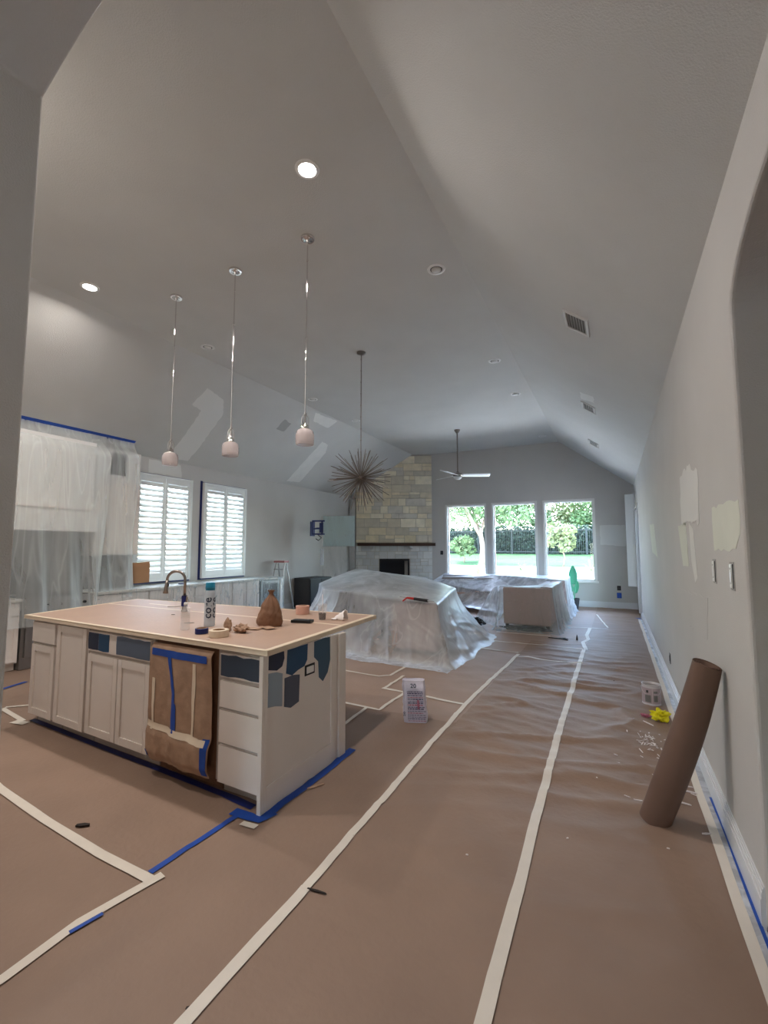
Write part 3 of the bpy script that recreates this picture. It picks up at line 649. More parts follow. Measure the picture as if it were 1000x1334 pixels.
# end panel (faces right)
ep = thing('end_panel', 'white island end panel with blue paint samples and a bare outlet', 'cabinet panel', (-1.9, 2.6, 0))
m = MB(); xe = -1.88
m.box(xe-.02, xe-.008, 2.155, 3.04, 0.0, .91); obj('panel', m, M['cab'], ep)
m = MB(); m.box(xe-.008, xe, 2.15, 2.175, 0, .91, .002); m.box(xe-.008, xe, 2.175, 2.86, 0, .15, .003); m.box(xe-.008, xe, 2.86, 2.93, 0, .91, .003); m.box(xe-.008, xe+.012, 2.95, 3.04, 0, .91, .004); obj('frame', m, M['cab'], ep)
m = MB(); m.box(xe-.03, xe-.001, 2.128, 2.15, 0, .91, .002); obj('stile', m, M['cab'], ep)
xs = xe-.0082
def sw(pts, mm): random.seed(len(pts)*7+int(pts[0][0]*100)); patch(ep, [(xs, y, z) for y, z in pts], mm, (1, 0, 0), th=.002, jag=.007, name='paint_swatch')
sw([(2.18, .905), (2.325, .905), (2.33, .86), (2.31, .815), (2.26, .80), (2.18, .82)], M['n1'])
sw([(2.36, .905), (2.575, .905), (2.57, .80), (2.54, .765), (2.47, .755), (2.41, .735), (2.35, .76)], M['n2'])
sw([(2.65, .905), (2.845, .905), (2.85, .74), (2.82, .66), (2.76, .61), (2.71, .65), (2.70, .76), (2.65, .80)], M['n3'])
sw([(2.18, .80), (2.26, .79), (2.315, .77), (2.315, .57), (2.18, .60)], M['n4'])
sw([(2.335, .735), (2.42, .735), (2.49, .722), (2.485, .55), (2.40, .535), (2.335, .56)], M['n5'])
m = MB(); m.box(xs, xs+.004, 2.545, 2.655, .695, .765); ob = obj('outlet_box', m, M['black'], ep)
m = MB(); m.box(xs+.004, xs+.009, 2.56, 2.64, .708, .752, .004); od = obj('outlet', m, M['plas'], ob)
# worktop with paper
wt = thing('worktop', 'island worktop covered in brown paper edged with cream masking tape', 'worktop', (-3.4, 2.9, .91))
Q = [Vector((-1.845, 2.125, 0)), Vector((-1.955, 3.70, 0)), Vector((-5.15, 3.60, 0)), Vector((-4.84, 2.27, 0))]
ctr = sum(Q, Vector())/4
def quad(mb, k, z0, z1):
    P = [ctr+(q-ctr)*1+((ctr-q).normalized()*k) for q in Q]; mb.prism([(p.x, p.y) for p in P], 'z', z0, z1)
m = MB(); quad(m, .012, .912, .945); s_ = obj('slab', m, M['tapet'], wt); bv = s_.modifiers.new('b', 'BEVEL'); bv.width = .008; bv.segments = 2
m = MB(); quad(m, .03, .9455, .9475); obj('paper_cover', m, M['kraftw'], wt)
def ttape(a, b, w, z=.9482, th=.0012, mm='tapet', edge=False):
    a = Vector(a).to_3d(); b = Vector(b).to_3d(); d = (b-a); L = d.length; d.normalize(); n = Vector((-d.y, d.x, 0))
    m = MB(); k = int(L/.06)+2
    def fn(u, v): p = a+d*L*u+n*(w*(v-.5)*(1+.12*noise.noise(Vector((u*L*5, v, 1))))); return Vector((p.x, p.y, z+.0006*noise.noise(Vector((u*L*20, v*3, 0)))))
    m.grid(fn, k, 3); return obj('tape_strip', m, M[mm], wt, smooth=True)
for a, b in ((0, 1), (1, 2), (2, 3), (3, 0)):
    A = Q[a]+(ctr-Q[a]).normalized()*.03; B = Q[b]+(ctr-Q[b]).normalized()*.03; ttape(A, B, .035)
    d = (Q[b]-Q[a]).normalized(); n = Vector((d.y, -d.x, 0)); n = n if n.dot(Q[a]-ctr) > 0 else -n
    m = MB(); m.obox(Q[a]+Vector((0, 0, .918))-n*.009, d, n, (0, 0, 1), (Q[b]-Q[a]).length, .010, .031, .001); obj('edge_tape', m, M['tapet'], wt)
ttape((-5.0, 3.15), (-1.95, 3.10), .03); ttape((-4.6, 3.35), (-3.9, 3.30), .03)
TZ = .9495
# ---- faucet
fc = thing('faucet', 'brushed nickel gooseneck tap on the island with blue masking round its base', 'tap', (-3.72, 3.08, TZ))
fx, fy = -3.72, 3.08
m = MB(); m.lathe([(.028, 0), (.028, .012), (.022, .018), (.021, .12), (.018, .13)], (fx, fy, TZ), 20); obj('base', m, M['nickel'], fc, smooth='auto')
dirv = Vector((-.86, -.5, 0)).normalized(); pts = [Vector((fx, fy, TZ+.12)), Vector((fx, fy, TZ+.30))]
for k in range(1, 15):
    a = math.pi*k/15*1.08; pts.append(Vector((fx, fy, TZ+.30))+dirv*(.085*(1-math.cos(a)))+Vector((0, 0, .085*math.sin(a))))
m = MB(); m.tube(pts, .013, 14); obj('neck', m, M['nickel'], fc, smooth=True)
e = pts[-1]; dn = (pts[-1]-pts[-2]).normalized()
m = MB(); m.tube([e, e+dn*.05, e+dn*.09, e+dn*.125], [.015, .016, .019, .026], 14); sp = obj('spray_head', m, M['nickel'], fc, smooth=True)
m = MB(); m.tube([e+dn*.03-dirv*.016, e+dn*.06-dirv*.018], .006, 8); obj('button', m, M['black'], sp)
m = MB(); m.tube([(fx+.02, fy-.01, TZ+.085), (fx+.045, fy-.012, TZ+.09), (fx+.05, fy-.012, TZ+.15)], [.009, .011, .008], 8); obj('lever', m, M['nickel'], fc, smooth=True)
m = MB(); m.grid(lambda u, v: Vector((fx+(.027+.006*noise.noise(Vector((math.cos(6.283*u), math.sin(6.283*u), v*3))))*math.cos(6.283*u), fy+(.027+.006*noise.noise(Vector((math.cos(6.283*u), math.sin(6.283*u), v*3))))*math.sin(6.283*u), TZ+.05+.1*v)), 20, 6, wrap=True); obj('masking', m, M['navy'], fc, smooth=True)
# ---- water bottle
t = thing('water_bottle', 'small clear plastic bottle on the island in front of the tap', 'bottle', (-2.87, 2.39, TZ)); c_ = (-2.87, 2.39, TZ)
m = MB(); m.lathe([(.028, 0), (.032, .005), (.032, .02), (.030, .03), (.032, .04), (.032, .055), (.030, .065), (.032, .075), (.032, .12), (.029, .14), (.018, .165), (.0135, .175), (.0135, .185)], c_, 28); obj('bottle_body', m, M['water'], t, smooth=True)
m = MB(); m.lathe([(.0325, .085), (.0328, .09), (.0328, .118), (.0325, .122)], c_, 28, capb=False, capt=False); obj('label', m, M['cup'], t, smooth=True)
m = MB(); m.lathe([(.015, .183), (.015, .198), (.013, .2)], c_, 20, rib=.03); obj('cap', m, M['plas'], t, smooth='auto')
# ---- large bottle with lettering
c_ = Vector((-2.84, 2.59, TZ)); t = thing('water_bottle', 'tall clear water bottle lettered core with a teal cap on the island', 'bottle', tuple(c_)); rb = .041
m = MB(); m.lathe([(.036, 0), (rb, .006), (rb, .03), (.039, .04), (rb, .05), (rb, .255), (.038, .27), (.034, .275), (.034, .285)], c_, 32); obj('bottle_body', m, M['corel'], t, smooth=True)
m = MB(); m.lathe([(.036, .278), (.036, .285), (.037, .287), (.037, .295)], c_, 28, rib=.02); obj('neck_ring', m, M['teal'], t, smooth='auto')
m = MB(); m.lathe([(.037, .297), (.037, .302), (.0345, .335), (.033, .338)], c_, 28); obj('cap', m, M['teal'], t, smooth='auto')
face0 = math.atan2(-c_.y, -c_.x)
for off in (-.35, .95):
    m = MB()
    addtxt(m, 'core', .088, lambda v, off=off: c_+Vector((math.cos(face0+off+(-v.y+.025)*-1/rb)*(rb+.0008), math.sin(face0+off+(-v.y+.025)*-1/rb)*(rb+.0008), .07+v.x)) if 0 else c_+Vector((math.cos(face0+off-(v.y-.025)/rb)*(rb+.0008), math.sin(face0+off-(v.y-.025)/rb)*(rb+.0008), .062+v.x)))
    obj('lettering', m, M['ink'], t)
# ---- tape rolls
def roll(c, ro, ri, h, mm, label, tilt=(0, 0, 1), core='card'):
    c = Vector(c); t = thing('tape_roll', label, 'tape roll', tuple(c)); ax = Vector(tilt)
    m = MB(); m.lathe([(ri+.004, 0), (ro-.002, 0), (ro, .002), (ro, h-.002), (ro-.002, h), (ri+.004, h), (ri+.004, 0)], c, 36, ax, capb=False, capt=False); obj('tape_winding', m, mm, t, smooth='auto')
    m = MB(); m.lathe([(ri, .0), (ri+.004, 0), (ri+.004, h), (ri, h), (ri, 0)], c, 36, ax, capb=False, capt=False); obj('core', m, M[core], t, smooth='auto')
    return t
roll((-2.645, 2.345, TZ), .045, .034, .038, M['navy'], 'roll of blue masking tape lying behind the cream tape roll')
roll((-2.455, 2.325, TZ), .066, .038, .045, M['tapet'], 'cream masking tape roll lying at the front edge of the island')
roll((-2.60, 3.46, TZ), .062, .038, .075, M['pink'], 'pinkish tape roll standing flat near the back of the island')
# ---- crumpled things
def crumple(name, label, cat, c, sx, sy, sz, m, seed, amp=.35, sub=3, flat=0):
    bm = MB(); bmesh.ops.create_icosphere(bm.b, subdivisions=sub, radius=1)
    for v in bm.b.verts:
        n = v.co.normalized(); d = 1+amp*noise.noise(n*2.6+Vector((seed, 0, 0)))*2+amp*.5*noise.noise(n*6+Vector((0, seed, 0)))
        v.co = Vector((n.x*sx*d, n.y*sy*d, n.z*sz*d))
    mz = min(v.co.z for v in bm.b.verts)
    for v in bm.b.verts: v.co += Vector((c[0], c[1], c[2]-mz*.72)); v.co.z = max(v.co.z, c[2]+.0005)
    return tag(obj(name, bm, m), label, cat)
crumple('crumpled_paper', 'crumpled scrap of brown paper standing behind the cream tape roll', 'paper', (-2.52, 2.47, TZ), .03, .018, .05, M['kraftb'], 3, .28)
crumple('crumpled_paper', 'crumpled brown paper wad between tape roll and brown bag', 'paper', (-2.42, 2.50, TZ), .06, .035, .03, M['kraftb'], 9, .34)
# twisted paper bag
c_ = Vector((-2.445, 2.83, TZ)); 
m = MB()
def bagf(u, v):
    a = 6.28318*u; prof = [(0, .098), (.06, .108), (.16, .110), (.35, .098), (.55, .076), (.72, .050), (.83, .026), (.88, .016), (.93, .016), (1, .030)]
    for (v0, r0), (v1, r1) in zip(prof, prof[1:]):
        if v <= v1+1e-6: rr = r0+(r1-r0)*(v-v0)/(v1-v0); break
    pl = .05*noise.noise(Vector((math.cos(a)*7, math.sin(a)*7, v*14)))+.10*math.sin(a*9+v*4)*sm(.3, .8, v)+.10*noise.noise(Vector((math.cos(a)*1.6, math.sin(a)*1.6, v*4)))+.05*noise.noise(Vector((math.cos(a)*5, math.sin(a)*5, v*9)))
    rr *= 1+pl; sq = 1+.10*math.cos(4*a)*(1-v)
    return c_+Vector((math.cos(a)*rr*sq+.012*v, math.sin(a)*rr*.8*sq, .275*v))
m.grid(bagf, 72, 40, wrap=True); bg = obj('paper_bag', m, M['kraftd'], smooth=True); tag(bg, 'brown paper bag twisted shut standing on the island', 'paper bag')
m = MB()
for k, (x, y, rz, w_, l_) in enumerate([(-2.46, 2.64, .3, .09, .16), (-2.37, 2.72, -.4, .08, .15), (-2.52, 2.60, .9, .05, .12)]):
    cs, sn = math.cos(rz), math.sin(rz)
    def fn(u, v, k=k, x=x, y=y, cs=cs, sn=sn, w_=w_, l_=l_):
        a, b = (u-.5)*l_, (v-.5)*w_*(1+.25*noise.noise(Vector((u*5, k, v*3)))); return Vector((x+a*cs-b*sn, y+a*sn+b*cs, TZ+.004+k*.003+.008*abs(noise.noise(Vector((u*4+k, v*4, 2))))))
    m.grid(fn, 12, 8)
tag(obj('torn_paper', m, M['kraftb'], solid=.001), 'torn flat piece of brown paper lying in front of the twisted bag', 'paper')
t = thing('small_box', 'flat black box lying beside the brown bag on the island', 'box', (-2.30, 3.06, TZ))
m = MB(); m.box(-2.385, -2.215, 3.02, 3.10, TZ, TZ+.022, .003, rz=.25); obj('box_body', m, M['black'], t)
m = MB(); m.box(-2.37, -2.23, 3.03, 3.09, TZ+.022, TZ+.024, 0, rz=.25); obj('lid_print', m, M['dgrey'], t)
# cup
c_ = Vector((-2.235, 3.25, TZ)); t = thing('drinking_cup', 'clear plastic cup with dark drink, lid and straw near the island corner', 'cup', tuple(c_))
m = MB(); m.lathe([(.028, 0), (.029, .002), (.042, .125), (.044, .127), (.041, .125), (.028, .004)], c_, 32, capt=False); obj('cup_wall', m, M['cup'], t, smooth=True)
m = MB(); m.lathe([(.0268, .004), (.0310, .055)], c_, 32); obj('drink', m, M['cola'], t, smooth='auto')
m = MB(); m.lathe([(.0465, .122), (.0465, .130), (.042, .134), (.03, .136), (.0001, .137)], c_, 32, capb=False); obj('lid', m, M['cup'], t, smooth='auto')
m = MB(); m.tube([c_+Vector((.006, 0, .02)), c_+Vector((0, .0, .215))], .0038, 10); obj('straw', m, M['cwhite'], t)
# white folded cap / dust mask
c_ = Vector((-2.085, 3.32, TZ)); m = MB()
def capf(u, v):
    a = math.pi*u; r = .055*math.sin(math.pi*(.08+.5*v)); x = (.5-v)*.06
    return c_+Vector((-.062+.10*v+.012*noise.noise(Vector((u*5, v*5, 1))), (.04)*math.cos(a)*(.5+.5*v)*1.1, .004+.085*math.sin(a)*(.25+.75*v)*(1+.15*noise.noise(Vector((u*4, v*4, 3))))))
m.grid(capf, 24, 14); cp = obj('crown', m, M['cwhite'], smooth=True, solid=.002)
t = thing('folded_cap', 'crumpled white cap lying near the right corner of the island', 'cap', tuple(c_))
cp.location = cp.location-Vector(t.location); cp.parent = t
m = MB(); m.grid(lambda u, v: c_+Vector((-.03-.075*v*math.sin(math.pi*(.1+.8*u)), (u-.5)*.09, .006+.02*math.sin(math.pi*u)*(1-v))), 14, 6); obj('brim', m, M['cwhite'], t, smooth=True, solid=.002)
# scraps on worktop
def sliver(c, L, w_, rz, m, label, cat='scrap', th=.003, name='scrap', grp='small scraps'):
    mb = MB(); cs, sn = math.cos(rz), math.sin(rz); P = []
    for a, b in ((-.5, -.3), (-.1, -.5), (.5, -.15), (.42, .3), (0, .5), (-.48, .2)): P.append((c[0]+a*L*cs-b*w_*sn, c[1]+a*L*sn+b*w_*cs))
    mb.prism(P, 'z', c[2], c[2]+th); o = obj(name, mb, m); return tag(o, label, cat, grp)
sliver((-3.10, 2.62, TZ), .075, .012, .8, M['scrap'], 'thin dark stick lying on the island left of the small bottle')
sliver((-3.62, 2.88, TZ), .03, .02, .4, M['scrap'], 'tiny dark chip on the island left of the tap')
sliver((-4.10, 3.28, TZ), .14, .012, .75, M['scrap'], 'thin dark stick on the island behind the tap')
sliver((-2.44, 2.22, TZ), .03, .012, .2, M['cwhite'], 'tiny white paper scrap in front of the cream tape roll')
fz = lambda x, y: hf(x, y)+.002
sliver((-2.70, 1.615, fz(-2.7, 1.615)+.004), .075, .03, .5, M['scrap'], 'dark wood splinter on the paper at lower left', th=.008)
sliver((-1.25, 1.80, fz(-1.25, 1.8)+.003), .10, .012, .1, M['scrap'], 'dark sliver at the kink of the long white tape', th=.004)
sliver((-1.79, 2.55, fz(-1.79, 2.55)+.003), .12, .03, 1.0, M['kraftb'], 'small brown scrap beside the blue tape at the end panel', th=.004)
sliver((-1.335, 1.18, fz(-1.33, 1.2)), .02, .015, .3, M['scrap'], 'small dark stain fleck near the bottom left of the long tape')

# ================================================================ PENDANTS, CHANDELIER, FAN
def pendant(x, y, label):
    z = 4.55; t = thing('pendant_light', label, 'pendant light', (x, y, z), 'chrome pendants over the island')
    m = MB(); m.lathe([(.062, -.022), (.066, -.018), (.066, 0)], (x, y, z), 28); m.lathe([(.012, -.05), (.02, -.03), (.05, -.022)], (x, y, z), 20, capt=False); cn = obj('canopy', m, M['chrome'], t, smooth='auto')
    for k in range(2):
        m = MB(); m.lathe([(.006, -.03), (.008, -.026), (.008, -.022)], (x+(.035 if k else -.035), y-.02, z), 10); obj('screw', m, M['chrome'], cn)
    m = MB(); zz = 2.80
    for a, b in ((4.5, 4.32), (4.32, 3.95), (3.95, 3.55), (3.55, 3.2), (3.2, zz)): m.tube([(x, y, a), (x, y, b)], .0062, 10); m.lathe([(.009, -.012), (.009, .012)], (x, y, b), 10)
    obj('rod', m, M['chrome'], t, smooth='auto')
    m = MB()
    m.lathe([(.03, 2.655), (.04, 2.66), (.036, 2.69), (.018, 2.71), (.010, 2.73), (.010, 2.80), (.016, 2.80), (.016, 2.815)], (x, y, 0), 22)
    for k in range(4):
        a = math.pi/2*k+.5; m.tube([(x+.034*math.cos(a), y+.034*math.sin(a), 2.67), (x+.03*math.cos(a), y+.03*math.sin(a), 2.775), (x+.012*math.cos(a), y+.012*math.sin(a), 2.80)], .0042, 8)
    obj('holder', m, M['chrome'], t, smooth='auto')
    m = MB(); pr = [(.042, 2.665), (.062, 2.655), (.076, 2.64), (.080, 2.62), (.084, 2.61), (.084, 2.55), (.080, 2.515), (.077, 2.515), (.081, 2.55), (.080, 2.605), (.073, 2.635), (.06, 2.65), (.042, 2.66)]
    m.lathe(pr, (x, y, 0), 48, rib=.022, capb=False, capt=False); obj('glass_shade', m, M['shade'], t, smooth=True)
    m = MB(); m.lathe([(.0001, 2.565), (.018, 2.575), (.024, 2.60), (.018, 2.63), (.013, 2.66)], (x, y, 0), 18); obj('bulb', m, M['lens_off'], t, smooth=True)
    return t
pendant(-2.535, 3.37, 'chrome pendant light with ribbed glass shade, nearest and largest of the three')
pendant(-3.54, 3.435, 'chrome pendant light with ribbed glass shade, middle of the three over the island')
pendant(-4.55, 3.50, 'chrome pendant light with ribbed glass shade, farthest left over the island')
# chandelier
x, y, zc = -3.35, 5.84, 2.61
t = thing('starburst_chandelier', 'spiky metal starburst chandelier hanging on a long rod before the fireplace', 'chandelier', (x, y, 4.55))
m = MB(); m.lathe([(.012, -.04), (.05, -.03), (.07, -.02), (.07, 0)], (x, y, 4.55), 24); obj('canopy', m, M['nickel'], t, smooth='auto')
m = MB(); m.tube([(x, y, 4.52), (x, y, zc+.05)], .008, 10)
for k in range(9): m.lathe([(.011, -.01), (.011, .01)], (x, y, 3.0+k*.18), 8)
obj('rod', m, M['nickel'], t, smooth='auto')
m = MB(); m.lathe([(.0001, -.06), (.03, -.052), (.052, -.03), (.06, 0), (.052, .03), (.03, .052), (.0001, .06)], (x, y, zc), 18, capb=False, capt=False); obj('hub', m, M['bronze'], t, smooth=True)
sk = MB(); sk.tube([(0, 0, .05), (0, 0, .43), (0, 0, .45)], [.0052, .0052, .002], 7); bmesh.ops.recalc_face_normals(sk.b, faces=sk.b.faces)
skm = bpy.data.meshes.new('spike'); sk.b.to_mesh(skm); skm.materials.append(M['bronze']); NS = 110
random.seed(5)
for k in range(NS):
    zz = 1-2*(k+.5)/NS; a = k*2.399963; rr = math.sqrt(1-zz*zz); v = Vector((rr*math.cos(a)+random.uniform(-.1, .1), rr*math.sin(a)+random.uniform(-.1, .1), zz*.95+random.uniform(-.1, .1))).normalized()
    s = random.choice((1, 1, 1.12, .85)); 
    o = bpy.data.objects.new('spike', skm); COL.objects.link(o); o.parent = t; o.location = (0, 0, zc-4.55); o.rotation_euler = Vector((0, 0, 1)).rotation_difference(v).to_euler(); o.scale = (1, 1, s)
# fan
x, y, zf = -3.44, 10.88, 3.40
t = thing('ceiling_fan', 'white bladed ceiling fan on a long rod before the far windows', 'ceiling fan', (x, y, 4.55))
m = MB(); m.lathe([(.02, -.09), (.04, -.075), (.075, -.02), (.078, 0)], (x, y, 4.55), 22); obj('canopy', m, M['nickel'], t, smooth='auto')
m = MB(); m.tube([(x, y, 4.47), (x, y, zf+.06)], .018, 12); obj('rod', m, M['nickel'], t, smooth='auto')
m = MB(); m.lathe([(.05, -.045), (.11, -.035), (.125, 0), (.115, .03), (.06, .045), (.03, .075), (.03, .09)], (x, y, zf), 28); obj('motor_housing', m, M['nickel'], t, smooth='auto')
m = MB(); m.lathe([(.0001, -.125), (.05, -.115), (.09, -.085), (.105, -.05)], (x, y, zf), 24); obj('light_dome', m, M['lens_off'], t, smooth=True)
for k, a in enumerate((R(24), R(147), R(262))):
    d = Vector((math.cos(a), math.sin(a), 0)); n = Vector((-d.y, d.x, 0)); m = MB(); L = .70
    def fb_(u, v, d=d, n=n):
        w_ = (.075+.035*u)*(1 if u < .97 else .8); return Vector((x, y, zf+.0))+d*(.10+L*u)+n*w_*2*(v-.5)*.9+Vector((0, 0, -.022*(v-.5)*2))
    m.grid(fb_, 14, 5); obj('blade', m, M['louver'], t, smooth=True, solid=.012)

# ================================================================ TV AND BRACKET
P0 = Vector((-6.90, 10.05, 0)); U = Vector((.93, .37, 0)).normalized(); NV = Vector((.37, -.93, 0)).normalized()
t = thing('television', 'plastic wrapped television on a wall arm left of the fireplace', 'television', tuple(P0+U*.4+Vector((0, 0, 1.6))))
m = MB(); m.obox(P0+Vector((0, 0, 1.62)), U, NV, (0, 0, 1), .84, .05, .80, .006); obj('screen', m, M['tvc'], t)
m = MB(); m.grid(lambda u, v: P0+U*(-.01+.87*u)+NV*(.058+.012*noise.noise(Vector((u*6+v*9, v*5, 0))))+Vector((0, 0, 1.60+.83*v)), 24, 24); obj('plastic_wrap', m, M['sheeth'], t, smooth=True)
m = MB(); m.obox(P0-U*.02+Vector((0, 0, 1.62)), U, NV, (0, 0, 1), .018, .055, .80); obj('bezel', m, M['white'], t)
t = thing('wall_bracket', 'dark blue television wall bracket frame with dangling cable', 'bracket', (X0+.02, 10.2, 2.0))
m = MB(); pb = Vector((-7.16, 9.90, 0))
for a, b, z0, z1 in ((0, .03, 1.93, 2.30), (.25, .29, 1.93, 2.30), (0, .34, 2.27, 2.31), (0, .34, 1.92, 1.96), (.2, .3, 1.98, 2.24)): m.obox(pb+U*a+Vector((0, 0, z0)), U, NV, (0, 0, 1), b-a, .03, z1-z0, .002)
obj('frame', m, M['tvb'], t)
m = MB(); m.tube([(X0, 10.3, 2.1), (-7.15, 10.1, 2.1), (-6.85, 10.15, 2.1)], .025, 8); m.box(X0, X0+.02, 10.2, 10.4, 1.9, 2.3); obj('arm', m, M['tvb'], t)
m = MB(); q = pb+U*.15; m.tube([q+Vector((0, 0, 1.93)), q+U*.1+Vector((0, 0, 1.84)), q+U*.02+Vector((0, 0, 1.77)), q-U*.05+Vector((0, 0, 1.82))], .012, 8); obj('cable', m, M['black'], t, smooth=True)
m = MB(); m.obox(P0-U*.08+Vector((0, 0, 1.12)), U, NV, (0, 0, 1), .09, .03, .42, .01); tag(obj('cable_cover', m, M['sheetb']), 'pale wrapped cable bundle hanging below the wrapped television', 'cable')
m = MB(); m.grid(lambda u, v: P0+U*(0+.95*u)+NV*(.10+.05*math.sin(u*17+v*3)*(1-v)+.03*noise.noise(Vector((u*7, v*2, 1))))+Vector((0, 0, .82+.80*v)), 40, 20)
tag(obj('plastic_drape', m, M['sheeth'], smooth=True), 'thin clear plastic hanging below the television down to the mound', 'plastic sheet')
# black speaker / cabinet near left wall
t = thing('dark_cabinet', 'low black media cabinet by the left wall behind the plastic mound', 'cabinet', (-7.15, 9.9, 0))
m = MB(); m.box(-7.42, -6.93, 9.5, 10.5, 0.05, .80, .006); obj('body', m, M['dgrey'], t)
m = MB(); m.box(-6.93, -6.91, 9.52, 9.99, .08, .77, .003); obj('door', m, M['black'], t)
m = MB(); m.box(-6.93, -6.91, 10.01, 10.48, .08, .77, .003); obj('door', m, M['black'], t)
m = MB(); 
for a in (-7.4, -6.97):
    for b in (9.53, 10.44): m.box(a, a+.04, b, b+.04, .005, .05)
obj('feet', m, M['black'], t)

# ================================================================ KITCHEN WALL
def wallcab(y0, y1, label, ndoor=2, mid=False):
    t = thing('base_cabinet', label, 'cabinet', (-7.12, (y0+y1)/2, 0), 'white base cabinets under the left windows')
    m = MB(); m.box(X0+.005, -6.84, y0+.001, y1-.001, .1, .87); m.box(X0+.005, -6.9, y0+.001, y1-.001, .008, .1); obj('body', m, M['cab'], t)
    w_ = (y1-y0)/ndoor
    for k in range(ndoor):
        a, b = y0+k*w_+.008, y0+(k+1)*w_-.008; m = MB()
        for q in ((a, a+.05, .12, .68), (b-.05, b, .12, .68), (a+.05, b-.05, .12, .17), (a+.05, b-.05, .63, .68)): m.box(-6.84, -6.82, *q, .002)
        m.box(-6.84, -6.83, a+.045, b-.045, .165, .635); obj('door', m, M['cab'], t)
        m = MB(); m.box(-6.84, -6.82, a, b, .70, .855, .003); obj('drawer', m, M['cab'], t)
wallcab(2.25, 3.15, 'white base cabinet left of the stove behind the island')
wallcab(4.05, 4.95, 'white base cabinet right of the stove under the hanging plastic')
wallcab(4.96, 5.86, 'white base cabinet under the left shuttered window')
wallcab(5.87, 6.77, 'white base cabinet between the two shuttered windows')
wallcab(6.78, 7.55, 'white base cabinet left of the drinks fridge')
t = thing('drinks_fridge', 'small black and steel undercounter drinks fridge at the counter end', 'fridge', (-7.12, 7.9, 0))
m = MB(); m.box(X0+.005, -6.86, 7.58, 8.22, .008, .87); obj('body', m, M['black'], t)
m = MB()
for q in ((7.60, 7.66, .1, .85), (8.14, 8.20, .1, .85), (7.66, 8.14, .1, .16), (7.66, 8.14, .78, .85)): m.box(-6.86, -6.82, *q, .003)
dd = obj('door', m, M['steel'], t)
m = MB(); m.box(-6.85, -6.835, 7.66, 8.14, .16, .78); obj('door_glass', m, M['fire'], dd)
m = MB(); m.tube([(-6.79, 7.68, .81), (-6.79, 8.12, .81)], .01, 10); m.tube([(-6.82, 7.72, .81), (-6.79, 7.72, .81)], .007, 8); m.tube([(-6.82, 8.08, .81), (-6.79, 8.08, .81)], .007, 8); obj('handle', m, M['steel'], dd, smooth='auto')
m = MB(); m.box(X0+.005, -6.83, 8.24, 8.34, .008, .87, .003); tag(obj('end_panel', m, M['cab']), 'white end panel closing the counter run beside the drinks fridge', 'cabinet panel')
m = MB(); m.box(X0+.003, -6.79, 4.05, 8.37, .872, .91, .005); tag(obj('worktop', m, M['counter']), 'long pale stone worktop along the left wall under the windows', 'worktop')
m = MB(); m.box(X0+.003, -6.79, 2.25, 3.15, .872, .91, .005); tag(obj('worktop', m, M['counter']), 'short pale worktop left of the stove behind plastic', 'worktop')
m = MB()
m.grid(lambda u, v: Vector((-6.785+(.015*noise.noise(Vector((u*9, v*2, 0)))+.02) if v > .35 else -7.3+(7.3-6.76)*(v/.35), 4.1+4.2*u, (.915+.006*noise.noise(Vector((u*20, v*9, 4)))) if v <= .35 else .915-(.86-.04*math.sin(u*20))*(v-.35)/.65)), 120, 24)
tag(obj('plastic_drape', m, M['sheeth'], smooth=True), 'clear plastic film covering the window worktop and cabinet fronts', 'plastic sheet')
# stove, hood, splashback, wall cabinets behind the plastic
t = thing('stove', 'stainless range cooker with dark hob behind the hanging plastic', 'stove', (-7.1, 3.6, 0))
m = MB(); m.box(X0+.01, -6.80, 3.16, 4.04, .01, .90, .004); obj('body', m, M['steel'], t)
m = MB(); m.box(-6.80, -6.775, 3.2, 4.0, .16, .70, .006); od = obj('oven_door', m, M['steel'], t)
m = MB(); m.box(-6.776, -6.772, 3.3, 3.9, .28, .58); obj('door_glass', m, M['black'], od)
m = MB(); m.tube([(-6.73, 3.24, .66), (-6.73, 3.96, .66)], .012, 10); obj('handle', m, M['steel'], od)
m = MB(); m.box(X0+.04, -6.83, 3.2, 4.0, .90, .915); obj('hob', m, M['black'], t)
for k in range(5):
    m = MB(); m.lathe([(.022, 0), (.018, .03)], (-6.80, 3.28+k*.16, .80), 14, (1, 0, 0)); obj('knob', m, M['black'], t)
for yy in (3.4, 3.8):
    for xx in (-7.25, -6.98):
        m = MB()
        for a in (0, math.pi/2): m.obox(Vector((xx, yy, .93))-Vector((math.cos(a), math.sin(a), 0))*.09, (math.cos(a), math.sin(a), 0), (-math.sin(a), math.cos(a), 0), (0, 0, 1), .18, .012, .012)
        m.lathe([(.04, .915), (.035, .93)], (xx, yy, 0), 14); obj('burner', m, M['black'], t)
t = thing('range_hood', 'white boxed range hood above the stove behind hanging plastic', 'range hood', (-7.2, 3.55, 1.8))
m = MB(); m.box(X0+.005, -7.06, 3.05, 4.14, 1.98, 3.17, .004); obj('chimney_box', m, M['white'], t)
m = MB(); m.box(X0+.005, -6.98, 3.0, 4.18, 1.80, 2.12, .006); obj('hood_skirt', m, M['white'], t)
m = MB(); m.box(X0+.005, -6.96, 2.99, 4.19, 2.12, 2.15, .004); obj('moulding', m, M['cab'], t)
m = MB(); m.box(X0+.002, X0+.012, 2.25, 4.95, .915, 1.80); tag(obj('splashback', m, M['tile']), 'dark tiled splashback behind the stove and plastic sheet', 'splashback')
t = thing('wall_cabinet', 'white wall cabinet right of the hood with a dark open niche', 'cabinet', (-7.28, 4.55, 1.45))
m = MB(); m.box(X0+.005, -7.14, 4.2, 4.93, 1.45, 3.15, .003); obj('body', m, M['white'], t)
m = MB(); m.box(-7.14, -7.12, 4.21, 4.92, 1.47, 2.62, .003); obj('door', m, M['cab'], t)
